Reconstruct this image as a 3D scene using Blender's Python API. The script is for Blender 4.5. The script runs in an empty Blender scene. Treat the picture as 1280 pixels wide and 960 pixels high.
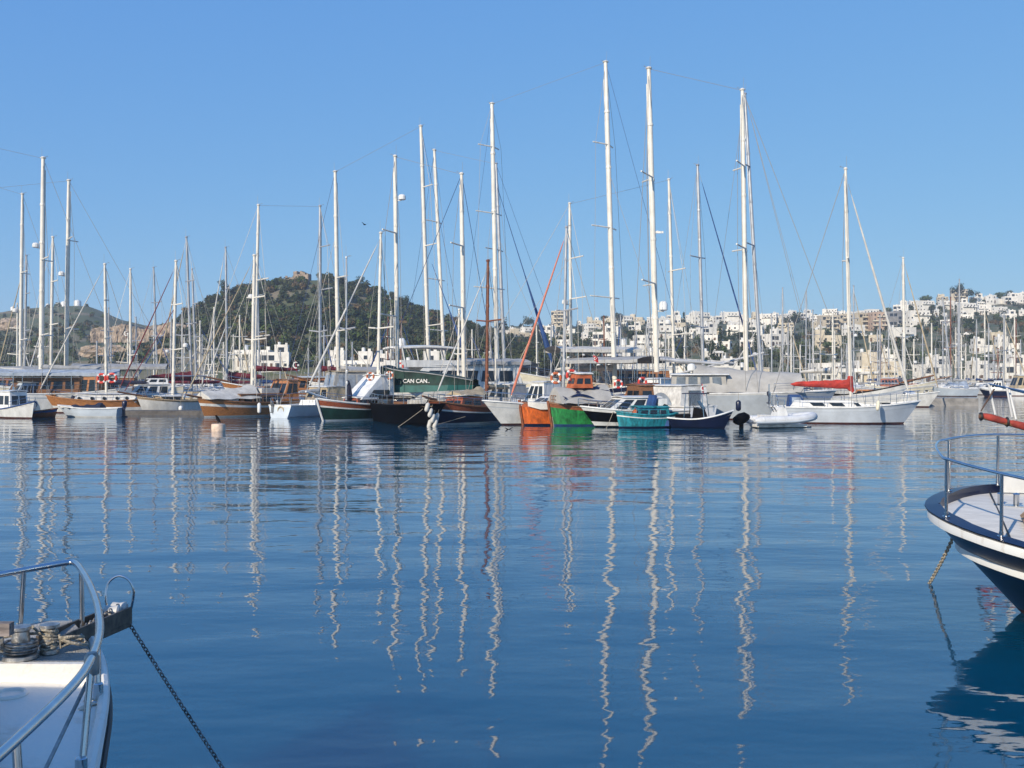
import bpy, bmesh, math, random
import numpy as np
from mathutils import Vector, Matrix
R = math.radians
rnd = random.Random(7)
S = bpy.context.scene
C = S.collection

# ------------------------------------------------------------------ camera
F = 1244.0          # focal length in photograph pixels (1280 wide)
EYE = 2.9           # eye above the water
HOR = 470.0         # horizon row in the photograph
cd = bpy.data.cameras.new('camera'); cam = bpy.data.objects.new('camera', cd); C.objects.link(cam)
cam.location = (0, 0, EYE); cam.rotation_euler = (R(90), 0, 0)
cd.sensor_width = 36; cd.lens = 36*F/1280; cd.shift_y = -(480-HOR)/1280
cd.clip_start = .05; cd.clip_end = 20000
S.camera = cam

# ------------------------------------------------------------------ light
SUN_EL, SUN_AZ = 27.0, -147.0      # azimuth from +Y towards +X: the sun stands behind the left shoulder
W = bpy.data.worlds.new('World'); S.world = W; W.use_nodes = True
wn = W.node_tree; bg = wn.nodes['Background']
sky = wn.nodes.new('ShaderNodeTexSky'); sky.sky_type = 'NISHITA'; sky.sun_disc = False
sky.sun_elevation = R(SUN_EL); sky.sun_rotation = R(SUN_AZ)
sky.altitude = 0; sky.air_density = 0.7; sky.dust_density = 0.0; sky.ozone_density = 4.0
# colour response of the clear winter sky: a flatter, bluer gradient than the raw model
sp_ = wn.nodes.new('ShaderNodeSeparateColor'); cb_ = wn.nodes.new('ShaderNodeCombineColor'); wn.links.new(sky.outputs[0], sp_.inputs[0])
for i_, (pw_, k_) in enumerate(((.62,1.13),(.41,2.18),(.13,4.98))):
    p_ = wn.nodes.new('ShaderNodeMath'); p_.operation = 'POWER'; wn.links.new(sp_.outputs[i_], p_.inputs[0]); p_.inputs[1].default_value = pw_
    q_ = wn.nodes.new('ShaderNodeMath'); q_.operation = 'MULTIPLY'; wn.links.new(p_.outputs[0], q_.inputs[0]); q_.inputs[1].default_value = k_
    wn.links.new(q_.outputs[0], cb_.inputs[i_])
wn.links.new(cb_.outputs[0], bg.inputs[0]); bg.inputs[1].default_value = 0.10
sl = bpy.data.lights.new('sun', 'SUN'); so = bpy.data.objects.new('sun', sl); C.objects.link(so)
sl.energy = 4.2; sl.angle = R(.5); sl.color = (1, .89, .74)
sv = Vector((math.sin(R(SUN_AZ))*math.cos(R(SUN_EL)), math.cos(R(SUN_AZ))*math.cos(R(SUN_EL)), math.sin(R(SUN_EL))))
so.rotation_euler = (-sv).to_track_quat('-Z', 'Y').to_euler(); so.location = sv*300
S.view_settings.view_transform = 'Standard'; S.view_settings.look = 'None'
S.view_settings.exposure = 0.35; S.view_settings.gamma = 1; S.view_settings.use_curve_mapping = False

# ------------------------------------------------------------------ helpers
def at(px, py, Y): return Vector(((px-640)/F*Y, Y, EYE+(HOR-py)/F*Y))
def tag(o, label=None, cat=None, group=None, kind=None):
    if label: o['label'] = label
    if cat: o['category'] = cat
    if group: o['group'] = group
    if kind: o['kind'] = kind
    return o
def empty(name, loc=(0,0,0), rz=0, parent=None):
    o = bpy.data.objects.new(name, None); C.objects.link(o); o.location = loc; o.rotation_euler = (0,0,rz)
    o.empty_display_size = .3
    if parent: o.parent = parent
    return o
KIDS = {}
def link(o, parent):
    C.objects.link(o)
    if parent is not None:
        o.parent = parent; KIDS.setdefault(parent.name, []).append(o)
    return o
def copy_tree(o, parent=None):
    c = o.copy(); link(c, parent)
    for ch in KIDS.get(o.name, []): copy_tree(ch, c)
    return c

MATS = {}
def mat(name, col, rough=.5, metal=0., var=.18, scale=6., bump=0., bscale=None, coat=0., stretch=(1,1,1), col2=None, fac=(.35,.65), spec=None):
    if name in MATS: return MATS[name]
    m = bpy.data.materials.new(name); m.use_nodes = True; n = m.node_tree; b = n.nodes['Principled BSDF']
    b.inputs['Roughness'].default_value = rough; b.inputs['Metallic'].default_value = metal
    if coat: b.inputs['Coat Weight'].default_value = coat; b.inputs['Coat Roughness'].default_value = .08
    if spec is not None: b.inputs['Specular IOR Level'].default_value = spec
    tc = n.nodes.new('ShaderNodeTexCoord'); mp = n.nodes.new('ShaderNodeMapping'); mp.inputs['Scale'].default_value = stretch
    n.links.new(tc.outputs['Object'], mp.inputs[0])
    nz = n.nodes.new('ShaderNodeTexNoise'); nz.inputs['Scale'].default_value = scale; nz.inputs['Detail'].default_value = 6; nz.inputs['Roughness'].default_value = .6
    n.links.new(mp.outputs[0], nz.inputs['Vector'])
    rp = n.nodes.new('ShaderNodeValToRGB')
    c2 = col2 or tuple(c*(1-var*1.6) for c in col)
    c1 = col if col2 else tuple(min(1, c*(1+var*.4)) for c in col)
    rp.color_ramp.elements[0].position = fac[0]; rp.color_ramp.elements[1].position = fac[1]
    rp.color_ramp.elements[0].color = (*c2, 1); rp.color_ramp.elements[1].color = (*c1, 1)
    n.links.new(nz.outputs['Fac'], rp.inputs[0]); n.links.new(rp.outputs[0], b.inputs['Base Color'])
    if bump:
        bn = n.nodes.new('ShaderNodeBump'); bn.inputs['Strength'].default_value = bump; bn.inputs['Distance'].default_value = .05
        if bscale:
            n2 = n.nodes.new('ShaderNodeTexNoise'); n2.inputs['Scale'].default_value = bscale; n2.inputs['Detail'].default_value = 4
            n.links.new(mp.outputs[0], n2.inputs['Vector']); n.links.new(n2.outputs['Fac'], bn.inputs['Height'])
        else: n.links.new(nz.outputs['Fac'], bn.inputs['Height'])
        n.links.new(bn.outputs[0], b.inputs['Normal'])
    MATS[name] = m; return m

WHITE = mat('white_gelcoat', (.74,.73,.69), .35, var=.14, scale=1.6, coat=.2, stretch=(1.5,1.5,.6))
WORN = mat('worn_white_paint', (.72,.70,.65), .5, var=.22, scale=3)
CREAM = mat('cream_paint', (.72,.66,.50), .45, var=.12, scale=2)
PGREY = mat('pale_grey_paint', (.45,.49,.52), .4, var=.1, scale=1.2, coat=.2)
BLUEW = mat('pale_blue_paint', (.54,.60,.65), .4, var=.1, scale=1.2)
VARN = mat('varnished_wood', (.44,.185,.06), .28, var=.3, scale=3, stretch=(.5,6,8), coat=.4)
WOOD = mat('brown_wood', (.24,.11,.045), .5, var=.35, scale=4, stretch=(.5,6,6))
TEAK = mat('teak_planks', (.42,.31,.19), .65, var=.3, scale=3, stretch=(.4,12,1))
REDWOOD = mat('red_brown_wood', (.33,.09,.035), .35, var=.3, scale=3, stretch=(.5,5,6), coat=.3)
NAVY = mat('navy_paint', (.007,.012,.042), .35, var=.25, scale=2, coat=.15)
BLACK = mat('black_paint', (.003,.003,.004), .5, var=.3, scale=2, spec=.05)
DGREEN = mat('dark_green_paint', (.006,.038,.028), .5, var=.25, scale=2)
TEAL = mat('teal_canvas', (.012,.11,.095), .6, var=.2, scale=2)
GREEN = mat('bright_green_paint', (.018,.23,.055), .5, var=.42, scale=2.2, stretch=(2.5,2.5,.7), bump=.15)
ORANGE = mat('orange_paint', (.66,.13,.016), .5, var=.36, scale=2.2, stretch=(2.5,2.5,.7), bump=.15)
TURQ = mat('turquoise_paint', (.018,.24,.29), .5, var=.4, scale=2.2, stretch=(2.5,2.5,.7), bump=.15)
BROWNP = mat('brown_paint', (.25,.075,.025), .5, var=.25, scale=4)
STEEL = mat('stainless_steel', (.62,.62,.62), .18, 1., var=.08, scale=9)
DULL = mat('dull_steel', (.36,.36,.35), .42, .8, var=.3, scale=14)
MASTW = mat('white_mast_paint', (.70,.66,.57), .35, var=.1, scale=1.3)
MASTG = mat('aluminium_mast', (.44,.45,.46), .38, .3, var=.15, scale=1.1)
MASTB = mat('brown_mast_wood', (.20,.062,.022), .4, var=.25, scale=2, coat=.2)
WIRE = mat('rigging_wire', (.36,.34,.30), .5, .2, var=.1)
WIREB = mat('blue_rope', (.03,.06,.16), .7, var=.2)
GLASS = mat('dark_glass', (.018,.024,.03), .06, var=.2)
CLEARV = mat('clear_vinyl', (.33,.38,.44), .15, var=.25, scale=2)
CANW = mat('white_canvas', (.56,.54,.49), .85, var=.16, scale=1.6, bump=.5, bscale=4)
CANP = mat('pale_blue_canvas', (.40,.45,.50), .8, var=.2, scale=1.6, bump=.5, bscale=4)
CANG = mat('grey_canvas', (.36,.36,.35), .85, var=.18, scale=1.6, bump=.5, bscale=4)
CANB = mat('blue_canvas', (.016,.06,.19), .8, var=.25, scale=2, bump=.5, bscale=5)
CANN = mat('navy_canvas', (.014,.018,.045), .8, var=.3, scale=2, bump=.5, bscale=5)
CANS = mat('off_white_canvas', (.40,.385,.35), .85, var=.14, scale=1.2, bump=.3, bscale=3)
TVIN = mat('tinted_vinyl', (.16,.19,.22), .15, var=.25, scale=2)
CANR2 = mat('faded_brick_red_canvas', (.34,.045,.03), .85, var=.3, scale=5, bump=.6, bscale=8)
PGEL = mat('pale_blue_grey_gelcoat', (.56,.60,.64), .3, var=.1, scale=1.2, coat=.3)
PONT = mat('dark_wet_concrete', (.12,.11,.10), .8, var=.3, scale=2)
CANR = mat('red_canvas', (.42,.035,.022), .8, var=.28, scale=3, bump=.6, bscale=6)
CANM = mat('maroon_canvas', (.16,.018,.028), .85, var=.25, scale=3, bump=.6, bscale=6)
CANT = mat('tan_canvas', (.42,.34,.22), .85, var=.2, scale=2, bump=.5, bscale=5)
CANO = mat('orange_canvas', (.46,.115,.04), .8, var=.25, scale=3)
SALMON = mat('faded_red_sailcloth', (.62,.20,.12), .8, var=.2, scale=3)
RUBBER = mat('black_rubber', (.016,.016,.017), .55, var=.3)
TUBEG = mat('white_rubber_tube', (.62,.63,.63), .45, var=.1, scale=2)
ROPE = mat('weathered_rope', (.46,.40,.30), .9, var=.4, scale=40, bump=.6)
RED = mat('red_plastic', (.62,.05,.03), .45, var=.15)
FLAGR = mat('red_flag_cloth', (.55,.015,.02), .8, var=.12)
PINKISH = mat('faded_buoy_paint', (.74,.56,.42), .6, var=.2, scale=5)
CONC = mat('concrete', (.33,.31,.28), .85, var=.3, scale=1.2, bump=.3)
BOTT = mat('antifouling_paint', (.10,.03,.022), .7, var=.3, scale=3)
DARKIN = mat('dark_interior', (.03,.026,.022), .8, var=.3)

class MB:
    def __init__(s): s.v = []; s.f = []; s.m = []
    def add(s, vs, fs, mi=0):
        o = len(s.v); s.v += [tuple(v) for v in vs]
        for f in fs: s.f.append(tuple(o+i for i in f)); s.m.append(mi)
        return s
    def box(s, c, d, rot=None, mi=0):
        hx, hy, hz = d[0]/2, d[1]/2, d[2]/2
        vs = [Vector((x,y,z)) for x in (-hx,hx) for y in (-hy,hy) for z in (-hz,hz)]
        if rot is not None:
            M = rot if isinstance(rot, Matrix) else Matrix.Rotation(rot, 3, 'Z'); vs = [M @ v for v in vs]
        c = Vector(c)
        return s.add([v+c for v in vs], [(0,1,3,2),(4,6,7,5),(0,4,5,1),(2,3,7,6),(0,2,6,4),(1,5,7,3)], mi)
    def bx(s, a, b, mi=0):
        a, b = Vector(a), Vector(b); return s.box((a+b)/2, [abs(q) for q in (b-a)], None, mi)
    def hexa(s, bot, top, mi=0):
        return s.add(list(bot)+list(top), [(0,3,2,1),(4,5,6,7),(0,1,5,4),(1,2,6,5),(2,3,7,6),(3,0,4,7)], mi)
    def path(s, pts, r, n=6, closed=False, mi=0, cap=True):
        pts = [Vector(p) for p in pts]; k = len(pts)
        rs = r if isinstance(r, (list, tuple)) else [r]*k
        vs = []; up = None
        for i, p in enumerate(pts):
            if closed: t = pts[(i+1) % k]-pts[i-1]
            else: t = pts[min(i+1, k-1)]-pts[max(i-1, 0)]
            if t.length < 1e-9: t = Vector((0,0,1))
            t.normalize()
            if up is None: up = Vector((0,0,1)) if abs(t.z) < .9 else Vector((1,0,0))
            a = t.cross(up)
            if a.length < 1e-4: a = t.cross(Vector((.3,1,.2)))
            a.normalize(); b = t.cross(a); up = -b if False else (a.cross(t))
            for j in range(n):
                g = 2*math.pi*j/n; vs.append(p+(a*math.cos(g)+up*math.sin(g))*rs[i])
        fs = []
        for i in range(k if closed else k-1):
            i2 = (i+1) % k
            for j in range(n): fs.append((i*n+j, i*n+(j+1) % n, i2*n+(j+1) % n, i2*n+j))
        if not closed and cap: fs += [tuple(range(n))[::-1], tuple((k-1)*n+j for j in range(n))]
        return s.add(vs, fs, mi)
    def tube(s, a, b, r, r2=None, n=8, mi=0): return s.path([a, b], [r, r if r2 is None else r2], n, mi=mi)
    def torus(s, c, ax, R_, r, n=20, k=8, mi=0):
        ax = Vector(ax).normalized(); q = ax.to_track_quat('Z', 'Y')
        return s.path([Vector(c)+q @ Vector((R_*math.cos(2*math.pi*i/n), R_*math.sin(2*math.pi*i/n), 0)) for i in range(n)], r, k, True, mi)
    def lathe(s, c, prof, n=14, ax=(0,0,1), mi=0):
        q = Vector(ax).to_track_quat('Z', 'Y') if tuple(ax) != (0,0,1) else None
        vs = []
        for r, z in prof:
            for j in range(n):
                v = Vector((r*math.cos(2*math.pi*j/n), r*math.sin(2*math.pi*j/n), z))
                vs.append((q @ v if q else v)+Vector(c))
        k = len(prof); fs = [(i*n+j, i*n+(j+1) % n, (i+1)*n+(j+1) % n, (i+1)*n+j) for i in range(k-1) for j in range(n)]
        fs += [tuple(range(n))[::-1], tuple((k-1)*n+j for j in range(n))]
        return s.add(vs, fs, mi)
    def ball(s, c, r, sz=1., n=10, mi=0):
        return s.lathe(c, [(max(.002, r*math.sin(math.pi*i/7)), -r*sz*math.cos(math.pi*i/7)) for i in range(8)], n, mi=mi)
    def grid(s, rows, mi=0, closed=False):
        n = len(rows[0]); vs = [p for r in rows for p in r]
        fs = []
        for i in range(len(rows)-1):
            for j in range(n if closed else n-1):
                j2 = (j+1) % n; fs.append((i*n+j, i*n+j2, (i+1)*n+j2, (i+1)*n+j))
        return s.add(vs, fs, mi)
    def panel(s, q, u0, u1, v0, v1, th=.02, mi=0):
        """thin slab on the quad q = (a,b,c,d) (a-b lower edge, d-c upper edge), standing th proud of it"""
        a, b, c, d = [Vector(p) for p in q]
        P = lambda u, v: (a*(1-u)+b*u)*(1-v)+(d*(1-u)+c*u)*v
        nn = (b-a).cross(d-a).normalized()
        p = [P(u0,v0), P(u1,v0), P(u1,v1), P(u0,v1)]
        return s.hexa([x-nn*th for x in p], [x+nn*th for x in p], mi)
    def mesh(s, name, mats, smooth=False):
        me = bpy.data.meshes.new(name); me.from_pydata(s.v, [], s.f)
        for m in (mats if isinstance(mats, (list, tuple)) else [mats]): me.materials.append(m)
        me.polygons.foreach_set('material_index', s.m)
        bm = bmesh.new(); bm.from_mesh(me); bmesh.ops.recalc_face_normals(bm, faces=bm.faces); bm.to_mesh(me); bm.free()
        if smooth:
            me.shade_smooth()
            me.set_sharp_from_angle(angle=R(40))
        me.update(); return me
    def build(s, name, mats, parent=None, smooth=False, loc=None):
        o = bpy.data.objects.new(name, s.mesh(name, mats, smooth))
        if loc is not None: o.location = loc
        return link(o, parent)
def put(name, me, parent=None, loc=(0,0,0), rz=0):
    o = bpy.data.objects.new(name, me); o.location = loc; o.rotation_euler = (0,0,rz); return link(o, parent)
def lerp(a, b, t): return a+(b-a)*t
def clamp(x, a=0., b=1.): return max(a, min(b, x))
def smooth(t): t = clamp(t); return t*t*(3-2*t)

# labels: landmarks seen in the picture, used to tell far look-alikes apart
LM = [(55,'far-left tall mast'),(131,'wooden sloop'),(218,'wooden-railed boat'),(300,'varnished gulet'),(372,'hilltop ruin'),(460,'slanting wheelhouse'),(530,'green awning'),(610,'brown mast'),(668,'orange boat'),
      (712,'green boat'),(763,'tallest mast'),(816,'second-tallest mast'),(875,'grey mast'),(935,'crossed masts'),(985,'inflatable boat'),(1025,'red sail cover'),(1062,'white sloop'),(1131,'leaning sail'),(1190,'pale blue hull'),(1250,'red bowsprit')]
def where(px):
    l = min(LM, key=lambda q: abs(q[0]-px)); d = px-l[0]
    return ('behind the ' if abs(d) < 9 else ('right of the ' if d > 0 else 'left of the '))+l[1]
AUTO = []      # (object, px, py, base label): finished at the end of the script
ORD = ['leftmost','second','third','fourth','fifth','sixth','seventh','eighth','ninth','tenth']
def finish_labels():
    by = {}
    for o, px, py, base in AUTO: by.setdefault(base+' '+where(px), []).append((px, py, o))
    for lab, L in by.items():
        L.sort(key=lambda q: q[0])
        for i, (px, py, o) in enumerate(L):
            if len(L) == 1: o['label'] = lab
            elif len(L) == 2 and abs(L[0][1]-L[1][1]) > 8: o['label'] = ('upper ' if py == min(L[0][1], L[1][1]) else 'lower ')+lab
            elif len(L) == 2: o['label'] = ('left ' if i == 0 else 'right ')+lab
            else: o['label'] = (ORD[i] if i in (0,) else 'rightmost' if i == len(L)-1 else ORD[i]+' from left')+' '+lab
# ------------------------------------------------------------------ water
def water_material():
    m = bpy.data.materials.new('harbour_water'); m.use_nodes = True; n = m.node_tree; b = n.nodes['Principled BSDF']
    b.inputs['Base Color'].default_value = (.001,.055,.110,1); b.inputs['Roughness'].default_value = .015; b.inputs['IOR'].default_value = 1.75
    b.subsurface_method = 'BURLEY'; b.inputs['Subsurface Weight'].default_value = 1.0; b.inputs['Subsurface Radius'].default_value = (1,1,1); b.inputs['Subsurface Scale'].default_value = 2.5   # light spreads in the water, so no hard shadows lie on it
    tc = n.nodes.new('ShaderNodeTexCoord')
    def noise(scale, sx, sy, det, rot=0):
        mp = n.nodes.new('ShaderNodeMapping'); mp.inputs['Scale'].default_value = (sx,sy,1); mp.inputs['Rotation'].default_value = (0,0,rot)
        n.links.new(tc.outputs['Object'], mp.inputs[0])
        t = n.nodes.new('ShaderNodeTexNoise'); t.inputs['Scale'].default_value = scale; t.inputs['Detail'].default_value = det; t.inputs['Roughness'].default_value = .45
        n.links.new(mp.outputs[0], t.inputs['Vector']); return t.outputs['Fac']
    def mul(a, k):
        q = n.nodes.new('ShaderNodeMath'); q.operation = 'MULTIPLY'; n.links.new(a, q.inputs[0])
        if isinstance(k, float): q.inputs[1].default_value = k
        else: n.links.new(k, q.inputs[1])
        return q.outputs[0]
    def add(a, c):
        q = n.nodes.new('ShaderNodeMath'); q.operation = 'ADD'; n.links.new(a, q.inputs[0]); n.links.new(c, q.inputs[1]); return q.outputs[0]
    big = mul(noise(.55, .45, 1, 1.0, R(8)), 0.060)
    mid = mul(noise(2.5, .5, 1, 2.0, R(-14)), 0.0105)
    patch = noise(.06, .16, 1, 3, R(4))
    rp = n.nodes.new('ShaderNodeValToRGB'); n.links.new(patch, rp.inputs[0])
    rp.color_ramp.elements[0].position = .38; rp.color_ramp.elements[1].position = .64
    rp.color_ramp.elements[0].color = (.25,.25,.25,1); rp.color_ramp.elements[1].color = (1,1,1,1)
    fine = mul(mul(noise(6.5, .45, 1, 3.0, R(20)), 0.0027), rp.outputs[0])
    bn = n.nodes.new('ShaderNodeBump'); bn.inputs['Strength'].default_value = 1; bn.inputs['Distance'].default_value = 1.0
    n.links.new(add(add(big, mid), fine), bn.inputs['Height']); n.links.new(bn.outputs[0], b.inputs['Normal'])
    return m
WATER = water_material()
w = MB(); w.add([(-3200,-60,0),(3200,-60,0),(3200,600,0),(-3200,600,0)], [(0,1,2,3)])
tag(w.build('water', WATER), kind='structure')

# ------------------------------------------------------------------ land
def prof(pts):
    xs = [p[0] for p in pts]; ys = [p[1] for p in pts]
    return lambda u: float(np.interp(u, xs, ys))
castle_p = prof([(-200,474),(60,468),(110,450),(150,428),(185,415),(215,405),(232,393),(260,379),(300,365),(340,357),(370,352),(400,351),(425,357),(450,363),(480,372),(510,383),(540,393),(565,402),(600,414),(640,430),(690,456),(740,474)])
far_p = prof([(-1200,420),(-300,400),(-100,392),(0,391),(30,387),(90,383),(112,384),(150,399),(180,405),(220,410),(300,420),(420,440),(560,470),(700,476)])
town_p = prof([(440,474),(500,440),(545,420),(580,416),(620,412),(650,409),(700,408),(760,406),(840,404),(900,403),(960,403),(1000,401),(1060,398),(1100,394),(1140,387),(1180,383),(1220,380),(1280,376),(1500,366),(2000,380),(3200,430)])
SHORE = 225.0; LZ = 1.25
def hill(u, d, p, Db, Dr, Df):
    zr = max(0, EYE+(HOR-p(u))/F*Dr-LZ)
    if d <= Dr: t = (d-Db)/(Dr-Db); return zr*clamp(t)**.9 if t < .5 else zr*(.5**.9*(1-smooth((t-.5)*2))+smooth((t-.5)*2)*(1-.12*(1-clamp(t))*2)) if t > 0 else 0
    return zr*(1-smooth((d-Dr)/Df))
def gz(X, Y):
    u = 640+F*X/Y
    z = max(hill(u, Y, castle_p, 250, 420, 170), hill(u, Y, far_p, 330, 650, 500), hill(u, Y, town_p, 270, 720, 700))
    return LZ+z+(.6*math.sin(X*.06+Y*.03)+.5*math.sin(X*.11-Y*.07))*clamp(z/8)
LANDM = mat('hillside_ground', (.075,.09,.035), .95, scale=.05, col2=(.19,.155,.095), fac=(.36,.50), bump=.6, bscale=.6)
land = MB(); rows = []
us = list(range(-1500, 3000, 14)); ds = [SHORE-.02, SHORE]+[SHORE+5*i for i in range(1, 40)]+[430+14*i for i in range(50)]+[1200+60*i for i in range(5)]
for i, d in enumerate(ds):
    rows.append([((u-640)/F*d, d, -3 if i == 0 else gz((u-640)/F*d, d)) for u in us])
land.grid(rows); tag(land.build('hillside', LANDM, smooth=True), kind='structure')
ql = MB(); ql.bx((-520,SHORE-1.2,-2), (560,SHORE+14,LZ+.12)); tag(ql.build('quay_of_far_shore', CONC), kind='structure')
# the quay under the photographer and the pontoons the boats lie to
q = MB(); q.bx((-40,-9,-2), (40,.12,1.2)); q.bx((-40,-.02,1.2), (40,.17,1.32)); tag(q.build('quay', CONC), kind='structure')
# ------------------------------------------------------------------ boats
class Boat:
    def __init__(s, name, label, cat, stern=None, bow=None, L=None, head=None, group=None, back=False):
        if L is None:
            a, b = at(*stern[:1], HOR, stern[1]), at(*bow[:1], HOR, bow[1]); a.z = b.z = 0
        else:   # bow + heading angle (degrees, 0 = to the right, 90 = away) + length
            b = at(bow[0], HOR, bow[1]); b.z = 0; a = b-Vector((math.cos(R(head)), math.sin(R(head)), 0))*L
        s.L = (b-a).length; s.ang = math.atan2(b.y-a.y, b.x-a.x); s.c = (a+b)/2
        s.ax = (b-a).normalized(); s.nx = Vector((-s.ax.y, s.ax.x, 0))
        s.o = empty(name, s.c, s.ang); tag(s.o, label, cat, group)
        s.cs = 1 if s.nx.dot(s.c) < 0 else -1          # local y side that faces the camera
    def P(s, px, py=None, off=0.):                      # picture position -> local (x, z) in the boat's centre plane
        u = (px-640)/F; c = s.c+s.nx*off
        k = (u*c.y-c.x)/(s.ax.x-u*s.ax.y); Y = c.y+k*s.ax.y
        return (k, None if py is None else EYE+(HOR-py)/F*Y)
    def X(s, px): return s.P(px)[0]
    def Z(s, px, py): return s.P(px, py)[1]
    def world(s, x, y, z): return s.c+s.ax*x+s.nx*y+Vector((0,0,z))

def hull(bt, B, fb, bow=.6, stern=.15, rake=.8, trw=.7, trake=.15, fine=2.2, bands=((1.,WHITE),), boot=BOTT, cap=WHITE, deckm=TEAK, bul=.3, flare=.72, capr=.05, n=18, sub=None):
    L = bt.L; bt.B = B
    def shape(t): return max(.012, trw+(1-trw)*math.sin(math.pi/2*t/.45) if t < .45 else (1-((t-.45)/.55)**fine)**.85)
    def sheer(t): return fb+(bow*((t-.35)/.65)**2 if t > .35 else stern*((.35-t)/.35)**2)
    def X(t, v): return -L/2+L*t-rake*(1-v)*(clamp((t-.45)/.55)**2)+(trake*(1-v)*(1-t/.3)**2 if t < .3 else 0)
    def Wd(t, v):
        k = flare-(flare-.12)*clamp((t-.5)/.5)**1.6
        return B/2*shape(t)*(k+(1-k)*clamp(v)**.75)
    bt.shape, bt.sheer, bt.hx, bt.hw = shape, sheer, X, Wd
    ts = [i/(n-1) for i in range(n)]; ts[-1] = .9985
    lev = [('b', -.4), ('w', 0.), ('w', .09)]+[('f', f) for f, _ in bands]
    mats = [boot]+[m for _, m in bands]; mi = [0, 0]+[i+1 for i in range(len(bands))]
    def pt(t, l, sgn):
        sh = sheer(t)
        if l[0] == 'b': return Vector((X(t, 0), sgn*Wd(t, 0)*.6, l[1]))
        z = l[1] if l[0] == 'w' else .09+(sh-.09)*l[1]
        v = z/sh; return Vector((X(t, v), sgn*Wd(t, v), z))
    m = MB()
    for i in range(len(lev)-1):
        lo, hi = lev[i], lev[i+1]
        for sgn in (1, -1): m.grid([[pt(t, lo, sgn) for t in ts], [pt(t, hi, sgn) for t in ts]], mi[i])
        m.add([pt(0, lo, 1), pt(0, lo, -1), pt(0, hi, -1), pt(0, hi, 1)], [(0,1,2,3)], mi[i])
        m.add([pt(ts[-1], lo, 1), pt(ts[-1], lo, -1), pt(ts[-1], hi, -1), pt(ts[-1], hi, 1)], [(0,1,2,3)], mi[i])
    h = m.build('hull', mats, bt.o, True)
    d = MB(); zt = lambda t: sheer(t)-bul
    rows = [[Vector((X(t, zt(t)/sheer(t)), f*Wd(t, zt(t)/sheer(t))*.985, zt(t)+.03*(1-f*f))) for f in (-1,-.5,0,.5,1)] for t in ts]
    d.grid(rows); d.build('deck', deckm, bt.o)
    g = MB()
    edge = lambda sg: [Vector((X(t, 1), sg*Wd(t, 1), sheer(t))) for t in ts]
    g.path(edge(1)+edge(-1)[::-1], capr, 5, True); g.build('gunwale', cap, bt.o, True)
    return h
def halfw(bt, x):
    t = clamp((x+bt.L/2)/bt.L); return bt.hw(t, 1)
def shz(bt, x): return bt.sheer(clamp((x+bt.L/2)/bt.L))

def windows(m_parent, quad, n, u0=.06, u1=.94, v0=.3, v1=.8, gap=.25, glass=GLASS, frame=None, th=.018):
    w = (u1-u0)/n
    for i in range(n):
        a, b = u0+w*(i+gap/2), u0+w*(i+1-gap/2)
        p = MB(); p.panel(quad, a, b, v0, v1, th); win = p.build('window', glass, m_parent)
def cabin(bt, x0, x1, z0, h, w, fs=.3, bs=.1, mats=WHITE, roofm=None, nw=3, name='cabin', front=2, tw=.88, w1=None, over=.08, v0=.35, v1=.8, glass=GLASS, th=.05, w_front=.9):
    """x0 aft end, x1 forward end; fs/bs slope of the front and back"""
    wf = w*w_front
    b = [Vector((x0,-w,z0)), Vector((x1,-wf,z0)), Vector((x1,wf,z0)), Vector((x0,w,z0))]
    t = [Vector((x0+bs,-w*tw,z0+h)), Vector((x1-fs,-wf*tw,z0+h)), Vector((x1-fs,wf*tw,z0+h)), Vector((x0+bs,w*tw,z0+h))]
    m = MB(); m.hexa(b, t); c = m.build(name, mats, bt.o)
    if nw:
        windows(c, (b[0],b[1],t[1],t[0]), nw, v0=v0, v1=v1, glass=glass); windows(c, (b[2],b[3],t[3],t[2]), nw, v0=v0, v1=v1, glass=glass)
    if front: windows(c, (b[1],b[2],t[2],t[1]), front, v0=v0, v1=v1, gap=.15, glass=glass)
    if roofm:
        r = MB(); xs = (x0+bs-over*.7, x1-fs+over*1.3); ww = w*tw+over
        rows = []
        for x in (xs[0], lerp(*xs,.5), xs[1]):
            rows.append([Vector((x, f*ww*(1 if x < xs[1] else w_front), z0+h+th*.25+.07*(1-f*f))) for f in (-1,-.6,0,.6,1)])
        r.grid(rows); r.grid([[p+Vector((0,0,th)) for p in q] for q in rows])
        a = [rows[0],[p+Vector((0,0,th)) for p in rows[0]]]; r.grid(a); r.grid([rows[2],[p+Vector((0,0,th)) for p in rows[2]]])
        for k in (0, -1): r.grid([[q[k] for q in rows],[q[k]+Vector((0,0,th)) for q in rows]])
        r.build('roof', roofm, c)
    return c
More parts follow.
